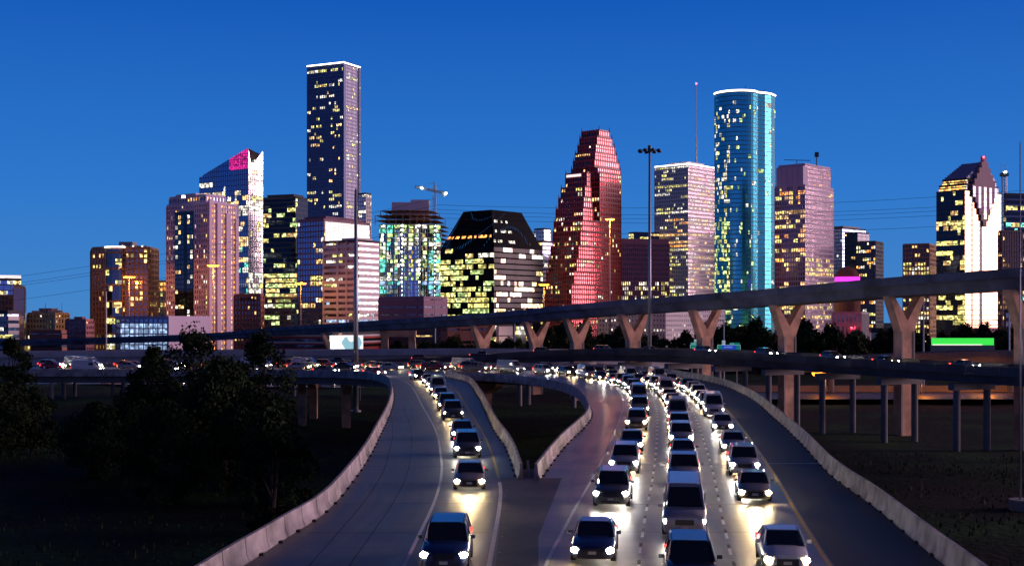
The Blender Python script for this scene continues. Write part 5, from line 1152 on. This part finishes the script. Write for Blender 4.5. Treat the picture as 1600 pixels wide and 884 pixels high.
def make_car(kind, paint):
    K = KINDS[kind]; root = empty('parked_car' if False else kind if kind != 'suv' else 'family_car'); pm = M['paint_'+paint]
    zb = .24; mb = MB(); rings = []
    for y, hw, zt_ in K['st']:
        s = hw; rings.append([(-s*.94, y, zb), (-s, y, zb+.12), (-s, y, zt_*.62), (-s*.97, y, zt_-.12), (-s*.86, y, zt_-.02), (-s*.4, y, zt_+.03), (s*.4, y, zt_+.03), (s*.86, y, zt_-.02), (s*.97, y, zt_-.12), (s, y, zt_*.62), (s, y, zb+.12), (s*.94, y, zb)][::-1])
    mb.loft(rings); 
    body = mb.build('body', pm, root, True)
    W = K['W']; c = K['cab']; zr = K['roof']
    def ring(y, z, hw, zlow): return [(-hw, y, zlow), (-hw*.985, y, zlow+(z-zlow)*.3), (-hw+.14*(z > zlow+.1), y, z-.05), (-hw+.26, y, z), (hw-.26, y, z), (hw-.14*(z > zlow+.1), y, z-.05), (hw*.985, y, zlow+(z-zlow)*.3), (hw, y, zlow)][::-1]
    mb = MB(); mb.loft([ring(c[0][0], c[0][1]+.02, W-.09, c[0][1]-.1), ring(c[1][0], c[1][1], W-.09, c[0][1]-.1), ring(c[2][0], c[2][1], W-.1, c[0][1]-.1), ring(c[3][0], c[3][1]+.02, W-.12, c[0][1]-.1)])
    if kind == 'van':
        mb.build('cargo_body', pm, root, False)
        mb = MB(); mb.mesh([(-W+.2, -2.03, 1.32), (W-.2, -2.03, 1.32), (W-.34, -1.27, 2.12), (-W+.34, -1.27, 2.12), (-W+.2, -1.98, 1.32), (W-.2, -1.98, 1.32), (W-.34, -1.22, 2.12), (-W+.34, -1.22, 2.12)], [(0, 1, 2, 3), (0, 4, 5, 1), (1, 5, 6, 2), (2, 6, 7, 3), (3, 7, 4, 0)])
        for s_ in (-1, 1): mb.box(*sorted((s_*(W-.10), s_*(W-.045))), -1.3, -.5, 1.38, 1.85)
    mb.build('windows', M['carglass'], root, False)
    mb = MB(); mb.loft([[(x, y, z+.012) for x, y, z in ((-W+.33, c[1][0], c[1][1]-.0), (W-.33, c[1][0], c[1][1]-.0), (W-.33, c[1][0], c[1][1]+.025), (-W+.33, c[1][0], c[1][1]+.025))], [(x, y, z+.012) for x, y, z in ((-W+.33, c[2][0], c[2][1]), (W-.33, c[2][0], c[2][1]), (W-.33, c[2][0], c[2][1]+.03), (-W+.33, c[2][0], c[2][1]+.03))]])
    for s in (-1, 1):                        # pillars
        xo = s*(W-.09)
        mb.tube([(xo*.99, c[0][0], c[0][1]), (s*(W-.24), c[1][0], c[1][1]), (s*(W-.25), c[2][0], c[2][1]), (xo*.97, c[3][0], c[3][1])], .045, 5)
        ym = (c[1][0]+c[2][0])/2+.05; mb.tube([(xo*1.0, ym, c[0][1]), (s*(W-.22), ym, zr-.06)], .04, 5)
    mb.build('roof', pm, root)
    y0 = K['st'][0][0]; hl = .56 if kind == 'sedan' else .76
    for s in (-1, 1):
        mb = MB(); x = s*(W-.23); yy = y0+.10
        mb.loft([[(x+.17*math.cos(t*math.pi/5), yy-.06, hl+.10*math.sin(t*math.pi/5)) for t in range(10)], [(x+.2*math.cos(t*math.pi/5), yy+.12, hl+.13*math.sin(t*math.pi/5)) for t in range(10)]]); h_ = mb.build('headlight', M['headlight'], root)
        mb = MB(); x = s*(W-.14); mb.box(x-.1, x+.1, -y0-.12, -y0+.015, hl+.12, hl+.32); mb.build('tail_light', M['taillight'], root)
        mb = MB(); x = s*(W+.09); yq = c[0][0]+.28; mb.loft([[(x-.1, yq, .98), (x+.1, yq+.04, .98), (x+.1, yq+.04, 1.12), (x-.1, yq, 1.12)], [(x-.08, yq+.1, .99), (x+.08, yq+.1, .99), (x+.08, yq+.1, 1.1), (x-.08, yq+.1, 1.1)]]); o = mb.build('mirror', pm, root); o.location.z = K['belt']-.93
        for yw in (-K['wb'], K['wb']):
            rw = .33 if kind == 'sedan' else .38; mb = MB(); xx = s*(W-.10); mb.tube([(xx-.11, yw, rw), (xx-.1, yw, rw), (xx+.1, yw, rw), (xx+.11, yw, rw)], [rw*.8, rw, rw, rw*.8], 18); wh = mb.build('wheel', M['rubber'], root)
            mb = MB(); mb.tube([(xx+s*.112, yw, rw), (xx+s*.118, yw, rw)], rw*.62, 12); mb.build('rim', M['chrome'], wh)
    mb = MB(); mb.box(-.42, .42, y0-.015, y0+.06, hl-.16, hl+.08); mb.box(-.5, .5, y0-.01, y0+.08, .3, .4); mb.build('grille', M['trim'], root)
    mb = MB(); mb.box(-.16, .16, y0-.03, y0-.018, .42, .54); mb.build('number_plate', M['plate'], root)
    if kind == 'pickup':
        mb = MB(); mb.box(-.85, .85, 1.05, 2.62, 1.17, 1.20); mb.build('bed_cover', M['trim'], root)
    return root
cars_p = {}
def beam(parent, hl, y0, e_, col, ang=64):
    ld = bpy.data.lights.get('beam%d_%d' % (e_, int(col[2]*100)))
    if not ld:
        ld = bpy.data.lights.new('beam%d_%d' % (e_, int(col[2]*100)), 'SPOT'); ld.energy = e_; ld.color = col; ld.spot_size = R(ang); ld.spot_blend = 1.0; ld.shadow_soft_size = .25
    o = bpy.data.objects.new('headlight_beam', ld); COL.objects.link(o); o.parent = parent; o.location = (0, y0-.15, hl+.1); o.rotation_euler = (R(90-4.5), 0, R(180)); return o
def place_car(p, t, kind, paint, label, group, energy=1100, warm=False, z=0.02):
    key = (kind, paint, warm)
    if key not in cars_p:
        r_ = make_car(kind, paint); cars_p[key] = r_
        if warm:
            for ch in r_.children:
                if ch.name.startswith('headlight'): ch.data.materials[0] = M['headlight_warm']
    else: r_ = copy_tree(cars_p[key])
    # remove beams copied along
    for ch in list(r_.children):
        if ch.type == 'LIGHT': bpy.data.objects.remove(ch)
    r_.location = (p.x, p.y, p.z+z); r_.rotation_euler = (0, 0, math.atan2(t.y, t.x)+math.pi/2)
    tag(r_, label, 'car', group)
    if energy: beam(r_, .6, KINDS[kind]['st'][0][0], energy, (1, .72, .36) if warm else (1, .90, .74))
    return r_
def traffic(P, starts, lane_txt, group, zfun=None, energy=1100, warm=.55, seed=1, z=.02):
    """starts: distances along P of each car's nose; P runs away from the camera and the cars face back along it"""
    rg = random.Random(seed); Q = resample(P, .5)
    for i, s in enumerate(starts):
        k = int((s+2.4)/.5)
        if k+4 >= len(Q): break
        p = Q[k]; t = (Q[max(0, k-4)]-Q[min(len(Q)-1, k+4)]); t.normalize()
        kind = rg.choice(['sedan', 'sedan', 'sedan', 'suv', 'suv', 'pickup', 'van']); paint = rg.choice(['white', 'silver'] if kind == 'van' else list(PAINT)); wn_ = rg.random() < warm
        nm_ = {'sedan': 'sedan', 'suv': 'family car', 'pickup': 'pickup truck', 'van': 'delivery van'}[kind]
        place_car(p, t, kind, paint, '%s %s, lit headlights, %s from the front, %s' % (paint, nm_, ords[i], lane_txt), group, int(energy*rg.choice((.55, .8, 1, 1.25))), wn_, z)
def first_at(P, Y):
    Q = resample(P, .5); return next(i for i, q in enumerate(Q) if q.y >= Y)*.5
def seq(s0, s1, lo, hi, seed):
    rg = random.Random(seed); o_ = []; s = s0
    while s < s1: o_.append(s); s += rg.uniform(lo, hi)
    return o_
laneA = offset(D1, -1.85); laneB = offset(D1, 1.9); laneC = offset(D1, 5.7); laneL = [(a+b)/2 for a, b in zip(resample(WL, 1.0), resample(WR, 1.0))]
a0 = first_at(laneA, 47); traffic(laneA, [first_at(laneA, 51.5), first_at(laneA, 66.5), first_at(laneA, 81)]+seq(first_at(laneA, 95), first_at(laneA, 140), 9, 19, 2)+seq(first_at(laneA, 148), 340, 7, 10, 22), 'right road left lane', 'cars coming down the right road', seed=3)
traffic(laneB, [first_at(laneB, 45), first_at(laneB, 58), first_at(laneB, 75)]+seq(first_at(laneB, 87), first_at(laneB, 135), 9, 18, 4)+seq(first_at(laneB, 144), 340, 7, 10, 24), 'right road middle lane', 'cars coming down the right road', seed=5)
traffic(laneC, [first_at(laneC, 49), first_at(laneC, 68.5), first_at(laneC, 80)]+seq(first_at(laneC, 94), first_at(laneC, 130), 9, 20, 6)+seq(first_at(laneC, 140), 340, 7, 10.5, 26), 'right road right lane', 'cars coming down the right road', seed=7)
traffic(laneL, [first_at(laneL, 49), first_at(laneL, 73), first_at(laneL, 90), first_at(laneL, 104)]+seq(first_at(laneL, 125), 290, 10, 20, 8), 'on the left road', 'cars coming down the left road', seed=9, warm=.8)
rp_path = [q+Vector((0, 0, 0)) for q in offset(RP, 2.0)]
traffic(rp_path, seq(14, 210, 12, 20, 10), 'on the low side ramp', 'cars on the low side ramp', seed=11, warm=.5, energy=900)
# lit road under the left freeway bridge
ur = catmull([(-190, 392, GZ+.2), (-140, 400, GZ+.2), (-100, 392, GZ+.2), (-60, 380, GZ+.2), (20, 370, GZ+.2)], 10)
mb = MB(); Pq = resample(ur, 4); nn = normals2(Pq); mb.loft([[p+n*a+Vector((0, 0, z)) for a, z in ((-6, 0), (6, 0), (6, -.2), (-6, -.2))] for p, n in zip(Pq, nn)]); tag(mb.build('lower_road', M['roadold']), kind='structure')
traffic([p for p in reversed(offset(ur, 2))], seq(60, 230, 10, 16, 12), 'road under freeway bridge', 'cars on the lower road', seed=13, warm=.3, energy=1100)

tot = len(bpy.data.objects); print('objects', tot, 'lights', sum(1 for o in bpy.data.objects if o.type == 'LIGHT'))
